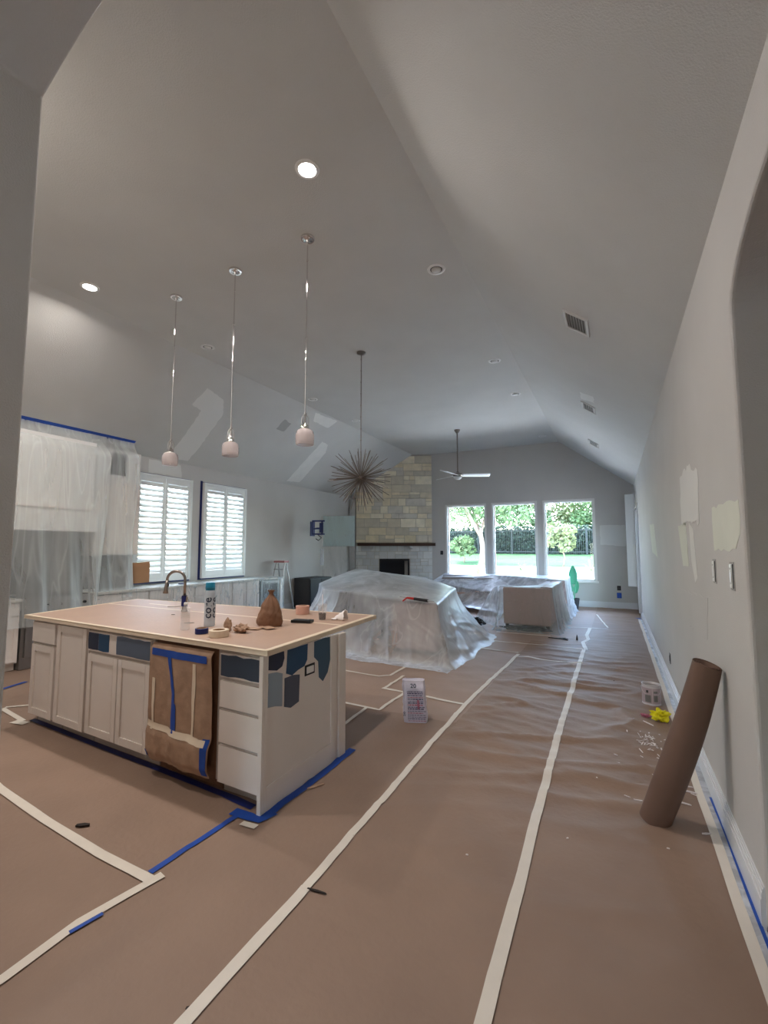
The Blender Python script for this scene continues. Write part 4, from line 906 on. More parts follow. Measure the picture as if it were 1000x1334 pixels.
m = MB(); m.box(-7.142, -7.125, 4.42, 4.66, 2.74, 3.1); obj('niche', m, M['dgrey'], t)
t = thing('wall_cabinet', 'white wall cabinet left of the hood near the jamb', 'cabinet', (-7.28, 2.6, 1.45))
m = MB(); m.box(X0+.005, -7.12, 2.25, 2.98, 1.45, 3.15, .003); obj('body', m, M['white'], t)
m = MB(); m.box(-7.12, -7.10, 2.26, 2.97, 1.47, 3.12, .003); obj('door', m, M['cab'], t)
# hanging sheet
def hang(ya, yb, xoff, zb, seed, label, flare=.3, bul=.30):
    def fn(u, v):
        yy = ya+(yb-ya)*u; z = 3.345-(3.345-zb)*v
        x_ = -7.248+bul*sm(0, .14, v)+flare*v**2.2*.8+xoff
        x_ += (.010+.04*v)*noise.noise(Vector((yy*3.2+seed, v*1.2, 0)))+(.003+.016*v)*math.sin(yy*15+seed+2*v)*sm(.02, .5, v)+.012*noise.noise(Vector((yy*14, v*3+seed, 0)))*v
        return Vector((x_, yy+.10*v*noise.noise(Vector((yy*2, v*2, seed)))-(.28*v*v if u > .85 else 0)*(u-.85)/.15, z))
    m = MB(); m.grid(fn, 150, 60); return tag(obj('plastic_sheet', m, M['sheetv'], smooth=True), label, 'plastic sheet')
hang(2.2, 4.30, 0, .55, 1.0, 'wide milky plastic sheet hanging over the stove wall, left half')
hang(4.10, 4.86, .012, .80, 6.0, 'narrow milky plastic sheet hanging nearest the left shuttered window', bul=.17)
for (a, b, lab) in ((2.2, 4.27, 'long blue tape strip holding the wide plastic sheet to the ceiling slope'), (4.25, 4.87, 'short blue tape strip holding the narrow plastic sheet to the ceiling slope')):
    m = MB(); u = Vector((1, 0, .75)).normalized(); n = Vector((.75, 0, -1)).normalized(); m.obox(Vector((-7.275, a, zceil(-7.275)))+n*.001, u, (0, 1, 0), n, .085, b-a, .003); tag(obj('tape_strip', m, M['blue']), lab, 'tape')
# cardboard on the counter
m = MB(); m.grid(lambda u, v: Vector((-7.05+.16*u-.05*(u-.5)**2, 4.80+.20*u, .98+.34*v+.02*u))+Vector((0, .03*math.sin(u*3), 0)), 8, 6); tag(obj('cardboard_flap', m, M['card'], solid=.006), 'bent brown cardboard flap sticking out beside the plastic sheet', 'cardboard')
m = MB(); m.box(-7.02, -6.97, 5.66, 5.78, .918, .935, .004); tag(obj('putty_knife', m, M['navy']), 'small dark tool on the worktop under the windows', 'tool')
# ladder
lx, ly = -7.19, 8.70
t = thing('step_ladder', 'aluminium step ladder with a red top standing past the counter end', 'ladder', (lx, ly, 0))
top = 1.22
def rail(a, b, mm='alu'):
    m = MB(); m.tube([a, b], .016, 6); obj('rail', m, M[mm], t)
for s in (-1, 1):
    rail((lx+s*.20, ly-.30, .012), (lx+s*.13, ly-.03, top)); rail((lx+s*.19, ly+.28, .012), (lx+s*.12, ly+.04, top-.02))
for k in range(4):
    f_ = .2+k*.22; m = MB(); w_ = .20-.07*f_; yy = ly-.30+.27*f_; m.box(lx-w_, lx+w_, yy-.04, yy+.04, top*f_, top*f_+.02, .003); obj('step', m, M['alu'], t)
m = MB(); m.box(lx-.16, lx+.16, ly-.09, ly+.09, top, top+.045, .008); obj('top_cap', m, M['pinkl'], t)

# ================================================================ DRAPED FURNITURE
def drape(name, label, rim, gnd, ctr, m, amp=.07, nper=260, seed=0, k=26, spread=1.6, hem=.0, sag=0):
    def samp(P, s):
        n = len(P); t_ = s*n; i = int(t_) % n; f_ = t_-int(t_); f2 = sm(0, 1, f_)*.35+f_*.65
        return Vector(P[i]).lerp(Vector(P[(i+1) % n]), f2)
    def fn(u, v):
        a = samp(rim, u); g_ = samp(gnd, u); c = Vector(ctr)
        if v < .3:
            w_ = v/.3; p = c.lerp(a, w_); p.z += -sag*math.sin(math.pi*w_)+.012*noise.noise(Vector((p.x*2.2, p.y*2.2, seed)))*w_+.006*noise.noise(Vector((p.x*8, p.y*8, seed)))
            return p
        w_ = (v-.3)/.7; p = Vector((0, 0, 0)); q = w_**spread
        p.x = a.x+(g_.x-a.x)*q; p.y = a.y+(g_.y-a.y)*q; p.z = a.z+(g_.z-a.z)*w_
        o = Vector((g_.x-c.x, g_.y-c.y, 0)).normalized()
        r = 1.7*(1-abs(math.sin(u*k*3.1416+1.6*noise.noise(Vector((u*9, w_*1.2, seed)))+.8*w_)))**3-.5; r2 = .6*noise.noise(Vector((u*50+w_*2, w_*1.6, seed+4)))+.35*(1-abs(noise.noise(Vector((u*34-w_*5, w_*3, seed+9)))*2))**4
        p += o*(amp*(.12+.88*w_)*(.55*r+.8*r2)*min(1, w_*3))
        if w_ > .93: p += o*(.06*(w_-.93)/.07)*(1+noise.noise(Vector((u*40, 0, seed))))
        p.z = max(p.z, hf(p.x, p.y)+.006)
        return p
    mb = MB(); mb.grid(fn, nper, 52, wrap=True)
    return tag(obj(name, mb, m, smooth=True), label, 'plastic sheet')
rim1 = [(-2.27, 6.15, .77), (-2.62, 8.1, .84), (-3.6, 9.0, .95), (-5.3, 9.0, 1.10), (-5.1, 7.3, .90), (-4.55, 6.62, .87), (-4.05, 6.38, .87), (-3.2, 6.27, .815)]
gnd1 = [(-1.90, 5.74, 0), (-1.93, 8.1, 0), (-3.0, 9.3, 0), (-5.5, 9.3, 0), (-5.55, 7.3, 0), (-5.2, 6.5, 0), (-4.2, 6.0, 0), (-2.9, 5.80, 0)]
drape('plastic_drape', 'large milky plastic sheet draped as a mound over the dining furniture', rim1, gnd1, (-4.0, 7.9, 1.08), M['sheet'], amp=.07, seed=2, k=19)
# second thinner apron on the floor at the front
m = MB(); m.grid(lambda u, v: Vector((-3.9+2.0*u, 5.98-.36*v-.12*noise.noise(Vector((u*4, v, 7)))-.14*u, hf(-3.9+2*u, 5.7)+.008+.012*abs(noise.noise(Vector((u*16, v*4, 3)))))), 60, 12); tag(obj('plastic_hem', m, M['sheetb'], smooth=True), 'loose plastic hem lying on the floor before the mound', 'plastic sheet')
# furniture under the mound
t = thing('sofa', 'taupe sofa seen from behind through the plastic mound', 'sofa', (-2.85, 6.75, 0))
m = MB(); m.box(-3.05, -2.34, 6.26, 6.44, .06, .73, .04); obj('backrest', m, M['sofa'], t)
m = MB(); m.box(-3.02, -2.36, 6.45, 7.6, .08, .42, .04); obj('seat', m, M['sofa'], t)
m = MB(); m.box(-2.82, -2.60, 6.45, 7.3, .43, .66, .04); obj('armrest', m, M['sofa'], t)
m = MB()
for a in (-3.02, -2.45):
    for b in (6.3, 7.45): m.box(a, a+.05, b, b+.05, .006, .08)
obj('feet', m, M['black'], t)
t = thing('dining_chair', 'dark dining chair with curved back under the left of the mound', 'chair', (-3.85, 6.65, 0))
m = MB(); m.grid(lambda u, v: Vector((-4.16+.64*u, 6.47+.05*math.sin(math.pi*u), .46+(.36+.03*math.sin(math.pi*u))*v)), 16, 8); obj('backrest', m, M['sofad'], t, smooth=True, solid=.04)
m = MB(); m.box(-4.1, -3.56, 6.56, 7.05, .42, .48, .02); obj('seat', m, M['sofad'], t)
for a in (-4.08, -3.60):
    for b in (6.56, 7.0): m = MB(); m.box(a, a+.035, b, b+.035, .006, .42); obj('leg', m, M['black'], t)
t = thing('dining_table', 'dining table hidden under the plastic mound, dark edge showing through', 'table', (-4.1, 8.2, 0))
m = MB(); m.box(-4.95, -3.0, 7.45, 8.8, .78, .82, .006); obj('tabletop', m, M['mantel'], t)
for a in (-4.9, -3.12):
    for b in (7.5, 8.7): m = MB(); m.box(a, a+.07, b, b+.07, .006, .78); obj('leg', m, M['mantel'], t)
m = MB(); m.box(-2.99, -2.78, 7.5, 8.0, .10, .70, .03); tag(obj('sofa_cushion', m, M['sofal']), 'pale upholstered block under the right rear of the mound', 'cushion')
# tool on the mound's front edge
t = thing('caulking_gun', 'red and black caulking gun lying on the mound front edge', 'tool', (-2.72, 6.12, .80)); zq = .815
m = MB(); m.tube([(-2.62, 6.14, zq+.012), (-2.40, 6.12, zq-.004)], .022, 12); obj('barrel', m, M['black'], t, smooth='auto')
m = MB(); m.tube([(-2.74, 6.15, zq+.02), (-2.62, 6.14, zq+.012)], [.014, .02], 10); m.tube([(-2.74, 6.15, zq+.02), (-2.80, 6.13, zq-.03)], [.012, .01], 8); obj('grip', m, M['red'], t, smooth='auto')
m = MB(); m.tube([(-2.86, 6.16, zq+.03), (-2.70, 6.15, zq+.018)], .005, 8); m.tube([(-2.40, 6.12, zq-.004), (-2.30, 6.11, zq-.008)], [.012, .003], 8); obj('plunger_rod', m, M['steel'], t)
# ---- sectional
t = thing('sectional_sofa', 'taupe sectional sofa by the windows under thin plastic', 'sofa', (-2.0, 10.2, 0))
m = MB(); m.box(-1.98, -1.10, 9.05, 9.20, .10, .80, .03); obj('side_arm', m, M['sofa'], t)
m = MB(); m.box(-1.30, -1.10, 9.21, 12.3, .10, .82, .03); obj('backrest', m, M['sofa'], t)
m = MB(); m.box(-1.98, -1.31, 9.21, 11.4, .10, .42, .03); obj('seat', m, M['sofal'], t)
m = MB(); m.box(-4.3, -1.31, 11.41, 12.1, .10, .44, .03); obj('seat', m, M['sofa'], t)
m = MB(); m.box(-4.3, -1.31, 12.11, 12.35, .10, .84, .03); obj('backrest', m, M['sofal'], t)
m = MB(); m.box(-4.5, -4.31, 11.41, 12.3, .10, .62, .03); obj('side_arm', m, M['sofa'], t)
for k in range(3):
    m = MB(); a = -4.27+k*.97; m.box(a, a+.93, 11.9, 12.1, .45, .80, .06); obj('cushion', m, M['sofal'], t)
for k in range(3):
    m = MB(); m.box(-1.48, -1.31, 9.25+k*.72, 9.93+k*.72, .43, .80, .05); obj('cushion', m, M['sofal'], t)
m = MB()
for a, b in ((-1.95, 9.1), (-1.2, 9.1), (-1.2, 12.2), (-4.45, 12.2), (-4.45, 11.5), (-1.95, 11.3)): m.box(a, a+.06, b, b+.06, .006, .1)
obj('feet', m, M['black'], t)
drape('plastic_drape', 'thin clear plastic draped over the near section of the sectional', [(-1.06, 9.0, .83), (-1.04, 10.6, .85), (-1.9, 10.7, .55), (-2.04, 9.0, .815)], [(-.93, 8.82, 0), (-.90, 10.8, 0), (-2.4, 10.8, .1), (-2.10, 8.75, 0)], (-1.5, 9.8, .80), M['sheeth'], amp=.05, nper=160, seed=5, k=16)
drape('plastic_drape', 'plastic tinted with blue window light draped over the window-side seats of the sectional', [(-1.02, 11.0, .85), (-1.02, 12.38, .87), (-4.35, 12.4, .87), (-4.52, 11.75, .66), (-3.0, 11.35, .48), (-2.0, 11.1, .55)], [(-.92, 10.9, 0), (-.92, 12.6, 0), (-4.6, 12.6, 0), (-4.75, 11.3, 0), (-3.3, 10.9, 0.15), (-2.3, 10.5, .1)], (-2.9, 12.1, .86), M['sheetb'], amp=.05, nper=200, seed=8, k=20)
m = MB(); m.grid(lambda u, v: Vector((-2.05-.75*u*(1-v*.55)-.02, 9.0+1.3*u*.8-.0*v+.06*noise.noise(Vector((u*6, v*6, 2))), .02+(.80-.12*u)*v)), 24, 24); tag(obj('plastic_flap', m, M['sheetb'], smooth=True), 'slanting plastic flap tinted with blue daylight left of the sectional corner', 'plastic sheet')
crumple('bag_or_shadow', 'black rolled bag lying on the floor between mound and sectional', 'bag', (-2.60, 9.0, hf(-2.6, 9)+.004), .24, .16, .10, M['bag_shadow'], 4, .22, 4)
crumple('bag_or_shadow', 'flat dark lump standing in for the shadow at the foot of the sectional corner', 'bag', (-1.55, 8.93, hf(-1.5, 8.9)+.004), .40, .07, .05, M['bag_shadow'], 14, .22, 4)  # no bag here: black shape stands for the shadow under the sofa arm
m = MB(); random.seed(4); pts = []
for k in range(26): pts.append((-.95+.30*noise.noise(Vector((k*.35, 0, 0)))+.012*k*.5, 8.42+.22*noise.noise(Vector((0, k*.35, 3))), hf(-.9, 8.4)+.014+.012*abs(noise.noise(Vector((k, k, k))))))
m.tube(pts, .007, 6); tag(obj('cable', m, M['black'], smooth=True), 'tangled dark cable on the floor right of the sectional', 'cable')
m = MB(); m.lathe([(.014, 0), (.016, .005), (.012, .05), (.004, .09)], (-.62, 8.45, hf(-.62, 8.45)+.005), 10); tag(obj('nozzle', m, M['scrap']), 'small upright dark nozzle beside the tangled cable', 'tool')
# plant leaf behind the sofa
t = thing('potted_plant', 'potted plant with one tall mint green leaf behind the sectional', 'plant', (-.98, 12.75, 0))
m = MB(); m.lathe([(.10, .006), (.14, .28), (.13, .28), (.12, .24)], (-.98, 12.78, 0), 24); obj('pot', m, M['dgrey'], t, smooth='auto')
for k, (dx, h_, w_) in enumerate(((0, 1.15, .11), (-.10, .8, .06), (.1, .75, .06))):
    m = MB(); m.tube([(-.98, 12.78, .22), (-.98+dx*.5, 12.77, h_*.65)], .01, 6); obj('stem', m, M['leafg'], t)
    m = MB(); m.grid(lambda u, v, dx=dx, h_=h_, w_=w_: Vector((-.98+dx*.5+dx*.5*v+(u-.5)*2*w_*math.sin(math.pi*min(1, v*.85+.12))**.8, 12.77-.05*abs(u-.5), h_*.55+h_*.42*v)), 7, 12); obj('leaf', m, M['leafg'], t, smooth=True, solid=.003)

# ================================================================ RIGHT WALL THINGS
# paper roll
A = Vector((.148, 3.12, .012)); B = Vector((.422, 3.015, .93)); ax = (B-A).normalized(); ux = ax.cross(Vector((0, 1, 0))).normalized(); uy = ax.cross(ux)
t = thing('paper_roll', 'large brown paper roll leaning against the right wall', 'paper roll', tuple(A))
m = MB()
def rollf(u, v):
    a = 6.283*u; r = .078-.010*v+.007*math.sin(math.pi*v)+.0015*math.sin(a*3+v*6); bend = -.016*math.sin(math.pi*v)
    p = A.lerp(B, v)+ux*math.cos(a)*r+uy*math.sin(a)*r+Vector((-bend, 0, 0))
    p.z = max(p.z, .008); return p
m.grid(rollf, 56, 30, wrap=True); obj('roll_outer', m, M['kraftr'], t, smooth=True)
m = MB(); n_ = 150
def spir(u, v):
    a = u*6.283*3.5; r = .030+.036*u; p = B-ax*(.25*v+.003)+ux*math.cos(a)*r+uy*math.sin(a)*r; return p
m.grid(spir, n_, 4); obj('roll_layers', m, M['kraftr'], t, smooth=True, solid=.0015)
m = MB(); m.grid(lambda u, v: B-ax*.03*v+ux*math.cos(6.283*u)*(.068-.002*v-.003)+uy*math.sin(6.283*u)*(.065-.002*v), 40, 3, wrap=True); obj('roll_rim', m, M['kraftr'], t, smooth=True)
# paint can
c_ = Vector((.275, 5.36, hf(.275, 5.36)+.004)); t = thing('paint_can', 'open metal paint can with a worn label standing by the right wall', 'paint can', tuple(c_))
m = MB(); m.lathe([(.080, 0), (.084, .003), (.082, .008), (.082, .185), (.085, .188), (.085, .195), (.078, .197), (.070, .190), (.066, .175)], c_, 36, capt=False); obj('can_body', m, M['can'], t, smooth='auto')
m = MB(); m.lathe([(.0001, .165), (.074, .165)], c_, 28, capb=False, capt=False); obj('paint', m, M['cwhite'], t)
m = MB(); m.lathe([(.0826, .02), (.0826, .165)], c_, 36, capb=False, capt=False); lb = obj('label', m, M['lab'], t, smooth='auto')
fa = math.atan2(-c_.y, -c_.x)
for (a0, a1, z0, z1, mm) in ((-.55, -.3, .12, .145, 'dgrey'), (-.7, -.05, .03, .10, 'ventd'), (.1, .12, .02, .165, 'cwhite'), (.25, .7, .12, .14, 'ventd'), (.25, .7, .04, .10, 'ventd')):
    m = MB(); m.grid(lambda u, v: c_+Vector((math.cos(fa+a0+(a1-a0)*u)*.0832, math.sin(fa+a0+(a1-a0)*u)*.0832, z0+(z1-z0)*v)), 8, 2); obj('print', m, M[mm], lb)
m = MB(); pts = []
for k in range(13): a = math.pi*k/12; pts.append(c_+Vector((math.cos(a)*.088, -.055*math.sin(a)-.02, .175-.09*math.sin(a))))
m.tube(pts, .002, 6); obj('handle', m, M['can'], t, smooth=True)
crumple('yellow_rag', 'crumpled bright yellow rag on the floor by the paint can', 'rag', (.315, 4.86, hf(.31, 4.86)+.004), .06, .045, .045, M['yellow'], 21, .45, 4)
crumple('wrapper', 'small crumpled reddish wrapper beside the yellow rag', 'wrapper', (.20, 4.92, hf(.2, 4.92)+.003), .035, .02, .015, M['inkr'], 31, .5, 3)
random.seed(9)
m = MB()
for k in range(70):
    cx_, cy_ = random.gauss(.20, .07), random.gauss(4.22, .14)
    if k > 48: cx_, cy_ = random.uniform(-.05, .42), random.uniform(3.2, 5.0)
    cx_ = min(cx_, .41); a = random.uniform(0, 3.14); L_ = random.uniform(.01, .055); w_ = random.uniform(.003, .009); z_ = hf(cx_, cy_)+.004
    m.obox((cx_, cy_, z_+random.uniform(0, .01)), (math.cos(a), math.sin(a), random.uniform(-.1, .15)), (-math.sin(a), math.cos(a), 0), (0, 0, 1), L_, w_, .003)
tag(obj('paint_debris', m, M['cwhite']), 'scattered white paint scraps on the floor left of the paper roll', 'debris', kind='stuff')
for k, (a, b, L_, rz, lab) in enumerate([(.36, 3.56, .10, -.1, 'white stick under the leaning roll, nearest the baseboard'), (.34, 3.62, .11, .05, 'second white stick under the leaning roll'), (.21, 4.70, .12, -.9, 'white stick on the floor before the yellow rag'), (.30, 3.36, .11, -.2, 'single white stick right of the roll foot'), (.39, 3.10, .05, .4, 'short white chip right of the roll foot')]):
    sliver((a, b, fz(a, b)+.004), L_, .012, rz, M['cwhite'], lab, 'stick', .006, 'white_stick', 'white sticks by the right wall')
for k, (a, b, lab) in enumerate([(-.72, 2.35, 'white fleck of paint between the two long tapes'), (-.28, 2.72, 'white fleck of paint right of the middle tape'), (-.16, 3.45, 'white fleck of paint far right of the middle tape'), (.19, 2.85, 'white fleck of paint in front of the roll foot'), (-.06, 6.0, 'dark fleck on the paper near the paint can')]):
    sliver((a, b, fz(a, b)+.002), .014, .010, k, M['cwhite'] if k < 4 else M['scrap'], lab, 'paint fleck', .003, 'paint_fleck', 'paint flecks on the floor paper')
# switches without plates
def switch(y, z, label, w_=.06, h_=.115):
    t = thing('light_switch', label, 'light switch', (X1, y, z), 'bare switches on the right wall')
    m = MB(); m.box(X1-.003, X1, y-w_/2-.012, y+w_/2+.012, z-h_/2-.01, z+h_/2+.01, .001); obj('box_edge', m, M['patd'], t)
    m = MB(); m.box(X1-.007, X1-.003, y-w_/2+.008, y+w_/2-.008, z-h_/2, z+h_/2, .003); obj('switch_body', m, M['vent'], t)
    m = MB(); m.box(X1-.011, X1-.007, y-.012, y+.012, z-.03, z+.03, .003); obj('rocker', m, M['plas'], t)
    for s in (-1, 1):
        m = MB(); m.box(X1-.010, X1-.007, y-.018, y+.018, z+s*(h_/2-.010)-.008, z+s*(h_/2-.010)+.008, .002); obj('mounting_strap', m, M['plas'], t)
    m = MB(); m.box(X1-.006, X1-.003, y-w_/2+.0, y-w_/2+.008, z-h_/2, z+h_/2); obj('gap_shade', m, M['black'], t)  # solid black strip paints the shade of the open slot beside the switch
switch(3.13, 1.425, 'bare light switch on the right wall, farther from the arch')
switch(2.70, 1.42, 'bare light switch on the right wall, nearest the arch')
def outlet(nm, loc, d, label, tapecol=None):
    t = thing(nm, label, 'outlet', loc); x_, y_, z_ = loc
    m = MB(); 
    if d == 'x': m.box(x_-.005, x_, y_-.035, y_+.035, z_-.055, z_+.055, .001)
    else: m.box(x_-.045, x_+.045, y_-.006, y_, z_-.06, z_+.06, .001)
    obj('wall_box', m, M['black'], t)
    m = MB()
    if d == 'x': m.box(x_-.009, x_-.005, y_-.012, y_+.012, z_-.03, z_+.03, .001)
    else: m.box(x_-.015, x_+.015, y_-.010, y_-.006, z_-.03, z_+.03, .001)
    obj('socket', m, M['dgrey'], t)
    if tapecol:
        m = MB(); m.box(x_-.055, x_+.055, y_-.004, y_, z_-.26, z_-.12); obj('tape_strip', m, M['blue'], t)
outlet('wall_outlet', (.07, Y1, .53), 'y', 'black open outlet with blue tape below on the far wall', 1)
outlet('wall_outlet', (-4.78, Y1, 1.43), 'y', 'small dark switch box on the far wall left of the windows')
outlet('wall_outlet', (X1, 5.92, .36), 'x', 'narrow open outlet low on the right wall past the roll')

# ================================================================ PLASTER BAG
c_ = Vector((-1.655, 3.90, hf(-1.65, 3.9)+.004)); rz = R(8)
bx, by = Vector((math.cos(rz+R(14)), math.sin(rz+R(14)), 0)), Vector((-math.sin(rz+R(14)), math.cos(rz+R(14)), 0))
t = thing('plaster_bag', 'upright printed paper plaster bag marked 20 standing on the floor', 'bag', tuple(c_))
def bgf(u, v):
    a = 6.283*u; ca, sa = math.cos(a), math.sin(a); e = .42
    sx = math.copysign(abs(ca)**e, ca)*.105; sy = math.copysign(abs(sa)**e, sa)*.065
    k = 1-.10*sm(.75, 1, v)+.05*math.sin(v*8)+.07*noise.noise(Vector((ca*2, sa*2, v*5)))+.03*noise.noise(Vector((ca*5, sa*5, v*12))); lean = -.02*v
    return c_+bx*(sx*k+lean)+by*(sy*k*(1-.25*sm(.8, 1, v)))+Vector((0, 0, .36*v+.006*noise.noise(Vector((ca*3, sa*3, 0)))*sm(.9, 1, v)))
m = MB(); m.grid(bgf, 80, 40, wrap=True)
m.face([bgf(i/80, 1)-Vector((0, 0, .004)) for i in range(80)]); bgo = obj('bag_paper', m, M['bagw'], t, smooth='auto')
def bsurf(sx, z):  # point on the front face (towards -by); sx -1..1
    v = z/.36; k = 1-.10*sm(.75, 1, v)+.05*math.sin(v*8); return c_+bx*(sx*.098*k-.02*v)-by*(.0705*k*(1-.25*sm(.8, 1, v))+.003)+Vector((0, 0, z))
m = MB(); addtxt(m, '20', .055, lambda v: bsurf((v.x-.03)/.098, .305+v.y*.85)); obj('lettering', m, M['ink'], bgo)
m = MB(); addtxt(m, 'EASY 20', .022, lambda v: bsurf((v.x-.05)/.098, .27+v.y)) if 0 else addtxt(m, '20', .04, lambda v: bsurf(-.83-(v.y-.0)/.098*.6, .06+v.x)); obj('lettering', m, M['ink'], bgo)
random.seed(3)
for k in range(16):
    z0 = .02+k*.0165
    if .0 < z0 < .30:
        m = MB(); s0 = -.62; hh = random.choice((.005, .007, .010))
        while s0 < .75:
            s1 = s0+random.uniform(.06, .26); m.grid(lambda u, v: bsurf(s0+(s1-s0)*u, z0+hh*v), 4, 2); s0 = s1+.05
        obj('print', m, M['inkp'] if k % 4 else M['inkr'], bgo)
m = MB(); m.grid(lambda u, v: bsurf(.25+.2*u, .12+.08*v), 6, 4); obj('print', m, M['inkr'], bgo)

# ================================================================ GARDEN
def gz(y):
    if y < 20: return -.06
    if y < 24.5: return -.06+.70*(y-20)/4.5
    if y < 28.5: return .64+.60*(y-24.5)/4
    return 1.24
m = MB(); m.box(-14, 6, 13.56, 20, -.2, -.06); struct('patio', m, M['conc'])
m = MB(); m.grid(lambda u, v: Vector((-22+40*u, 20+4.5*v, gz(20+4.5*v)+.03*noise.noise(Vector((40*u, 4.5*v, 0))))), 60, 10); struct('gravel_bank', m, M['conc'])
m = MB(); m.grid(lambda u, v: Vector((-28+50*u, 24.5+30*v, gz(24.5+30*v)+.05*noise.noise(Vector((30*u, 20*v, 0))))), 80, 60); struct('lawn', m, M['grass'])
m = MB(); m.box(-16, -7.6, -12, 20, -.3, -.1); m.box(2.8, 12, -12, 20, -.3, -.1); m.box(-7.6, 2.8, -14, -3.4, -.3, -.1); struct('bounce_paving', m, M['conc'])  # unseen pale ground added so light bounces indoors neutral instead of green
m = MB(); m.box(-60, -16, -20, 60, -.3, -.1); m.box(12, 60, -20, 60, -.3, -.1); m.box(-16, 12, -60, -14, -.3, -.1); m.box(-60, 60, 50, 90, .9, 1.1); struct('ground', m, M['grass'])
def leaves(mb, n, fpos, size, rnd):
    for _ in range(n):
        c = fpos(); a = Vector((rnd.gauss(0, 1), rnd.gauss(0, 1), rnd.gauss(0, 1))).normalized(); b = a.cross(Vector((rnd.gauss(0, 1), rnd.gauss(0, 1), rnd.gauss(0, 1)))).normalized(); s = size*rnd.uniform(.6, 1.4)
        mb.face([c-a*s, c-b*s*.5, c+a*s, c+b*s*.5])
rnd = random.Random(12)
t = thing('hedge', 'dark clipped hedge behind the black garden fence', 'hedge', (-6, 29.6, 1.2))
m = MB(); m.box(-22, 8, 29.2, 30.4, 1.2, 2.75); obj('hedge_core', m, M['core_h'], t)
m = MB(); leaves(m, 9000, lambda: Vector((rnd.uniform(-15, 3), rnd.uniform(28.85, 29.3), rnd.uniform(1.25, 2.95))), .10, rnd); obj('leaves', m, M['leafh'], t, kind='stuff')
t = thing('iron_fence', 'black iron picket fence along the garden lawn', 'fence', (-6, 28.5, 1.2))
for k in range(9):
    m = MB(); px = -14+k*2.1; m.box(px-.04, px+.04, 28.4, 28.48, 1.2, 2.75); obj('post', m, M['iron'], t)
for zz in (1.35, 2.62):
    m = MB(); m.box(-14, 2.8, 28.42, 28.46, zz, zz+.05); obj('rail', m, M['iron'], t)
m = MB()
for k in range(150): px = -14+k*.112; m.box(px-.012, px+.012, 28.425, 28.455, 1.25, 2.7)
obj('pickets', m, M['iron'], t, kind='stuff')
def tree(x, y, z0, hs, cr, label, lm, n=3500, trunk=.2, fork=True, seed=1, cz=None):
    rn = random.Random(seed); t = thing('garden_tree', label, 'tree', (x, y, z0), 'trees in the garden')
    m = MB(); m.tube([(x, y, z0-.1), (x+.1, y, z0+hs*.5), (x-.05, y, z0+hs)], [trunk, trunk*.75, trunk*.6], 12)
    if fork:
        for k in range(5):
            a = rn.uniform(0, 6.28); m.tube([(x-.02, y, z0+hs*.8), (x+.5*math.cos(a), y+.5*math.sin(a), z0+hs*1.2), (x+1.1*math.cos(a), y+1.1*math.sin(a), z0+hs*1.7)], [trunk*.5, trunk*.35, trunk*.15], 8)
    obj('trunk', m, M['bark'], t, smooth=True)
    m = MB(); cl = [(Vector((x+rn.uniform(-1, 1)*cr*.75, y+rn.uniform(-1, 1)*cr*.6, (cz or z0+hs+cr*.6)+rn.uniform(-.6, .6)*cr)), cr*rn.uniform(.25, .5)) for _ in range(16)]
    def fp():
        c, r = rn.choice(cl); v = Vector((rn.gauss(0, 1), rn.gauss(0, 1), rn.gauss(0, 1))).normalized()*r*rn.uniform(.6, 1); return c+v
    leaves(m, n, fp, .13, rn); obj('foliage', m, M[lm], t, kind='stuff')
tree(-6.35, 24.0, .55, 2.1, 2.2, 'pale barked forked tree showing in the left garden window', 'leaft', 5000, .18, True, 3, 4.6)
tree(-2.35, 24.6, .6, 1.1, .75, 'small yellow green shrub tree in the right garden window', 'leafy', 900, .05, False, 5)
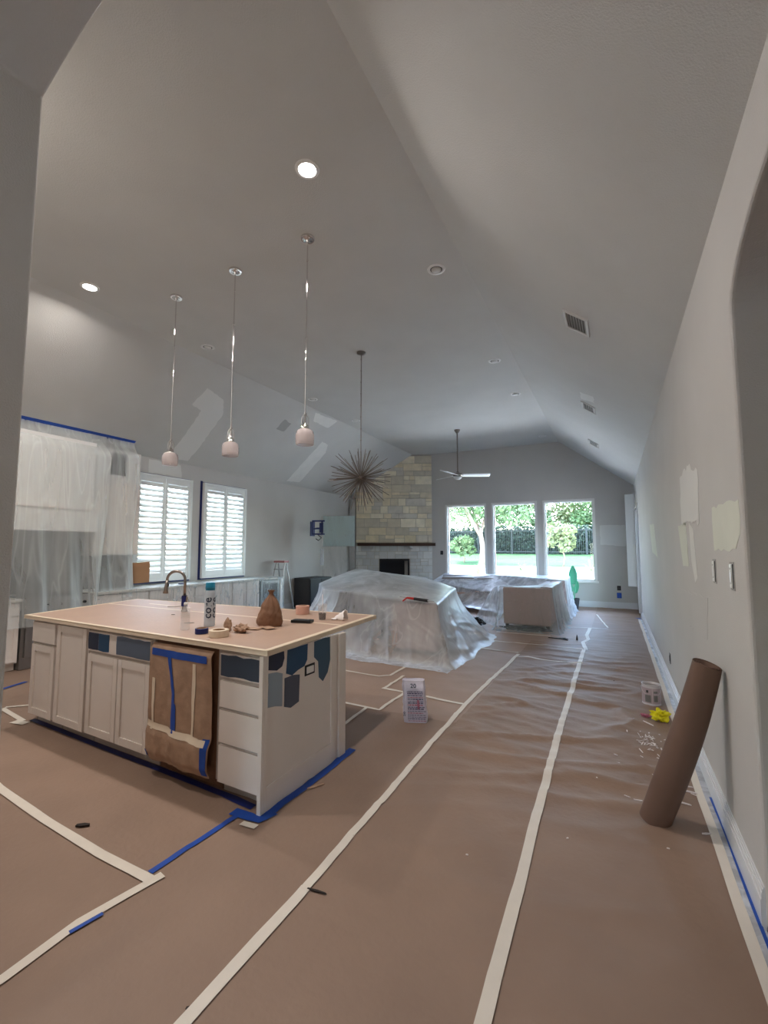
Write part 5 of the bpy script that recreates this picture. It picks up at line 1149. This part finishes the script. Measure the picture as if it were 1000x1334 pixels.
tree(-7.8, 25.5, .7, .6, .7, 'small light green bush at the left edge of the left window', 'leaft', 800, .05, False, 6)
for k, (a, b, cz, cr) in enumerate([(-13.5, 34, 4.6, 2.6), (-10, 36, 4.8, 2.6), (-6.4, 35, 4.4, 2.4), (-3.2, 36, 4.5, 2.5), (-.6, 34, 4.6, 2.4), (2.2, 36, 5, 2.6)]):
    tree(a, b, 1.2, 2, cr, ['leafy tree beyond the hedge, leftmost in the windows', 'leafy tree beyond the hedge in the left window', 'leafy tree beyond the hedge in the middle window', 'leafy tree beyond the hedge between middle and right windows', 'leafy tree beyond the hedge in the right window', 'leafy tree beyond the hedge, rightmost in the windows'][k], ('leaft', 'leafy')[k % 2], 4200, .2, False, 20+k, cz)
def yucca(x, y, s, label, n=26, seed=0):
    rn = random.Random(seed); t = thing('yucca_plant', label, 'plant', (x, y, gz(y))); 
    for k in range(n):
        a = rn.uniform(0, 6.28); e = rn.uniform(.3, 1.3); L = s*rn.uniform(.7, 1.1); d = Vector((math.cos(a)*math.cos(e), math.sin(a)*math.cos(e), math.sin(e))); sd = Vector((-math.sin(a), math.cos(a), 0))*.03*s
        m = MB(); o_ = Vector((x, y, gz(y))); p1 = o_+d*L*.5; p2 = o_+d*L-Vector((0, 0, .1*L)); m.face([o_-sd, o_+sd, p1+sd]); m.face([o_-sd, p1+sd, p1-sd]); m.face([p1-sd, p1+sd, p2]); obj('leaf', m, M['leafy'], t)
yucca(-3.1, 21.5, .8, 'spiky light yucca in the middle garden window', seed=1)
yucca(-1.0, 23.6, .7, 'spiky yucca in the right garden window', seed=2)
yucca(-6.0, 22.0, .8, 'pale spiky grass clump in the left garden window', seed=3)
yucca(-4.2, 23.4, .6, 'low spiky clump at the left of the middle window', seed=4)
yucca(-.2, 22.6, .6, 'low spiky clump at the right of the right window', seed=5)
# lawn patch inside the gravel bank (a planted bed strip)
for k, (a, b, lab) in enumerate([(-7.9, -5.9, 'green lawn patch in the left window'), (-2.0, .6, 'green lawn patch in the right window')]):
    pass
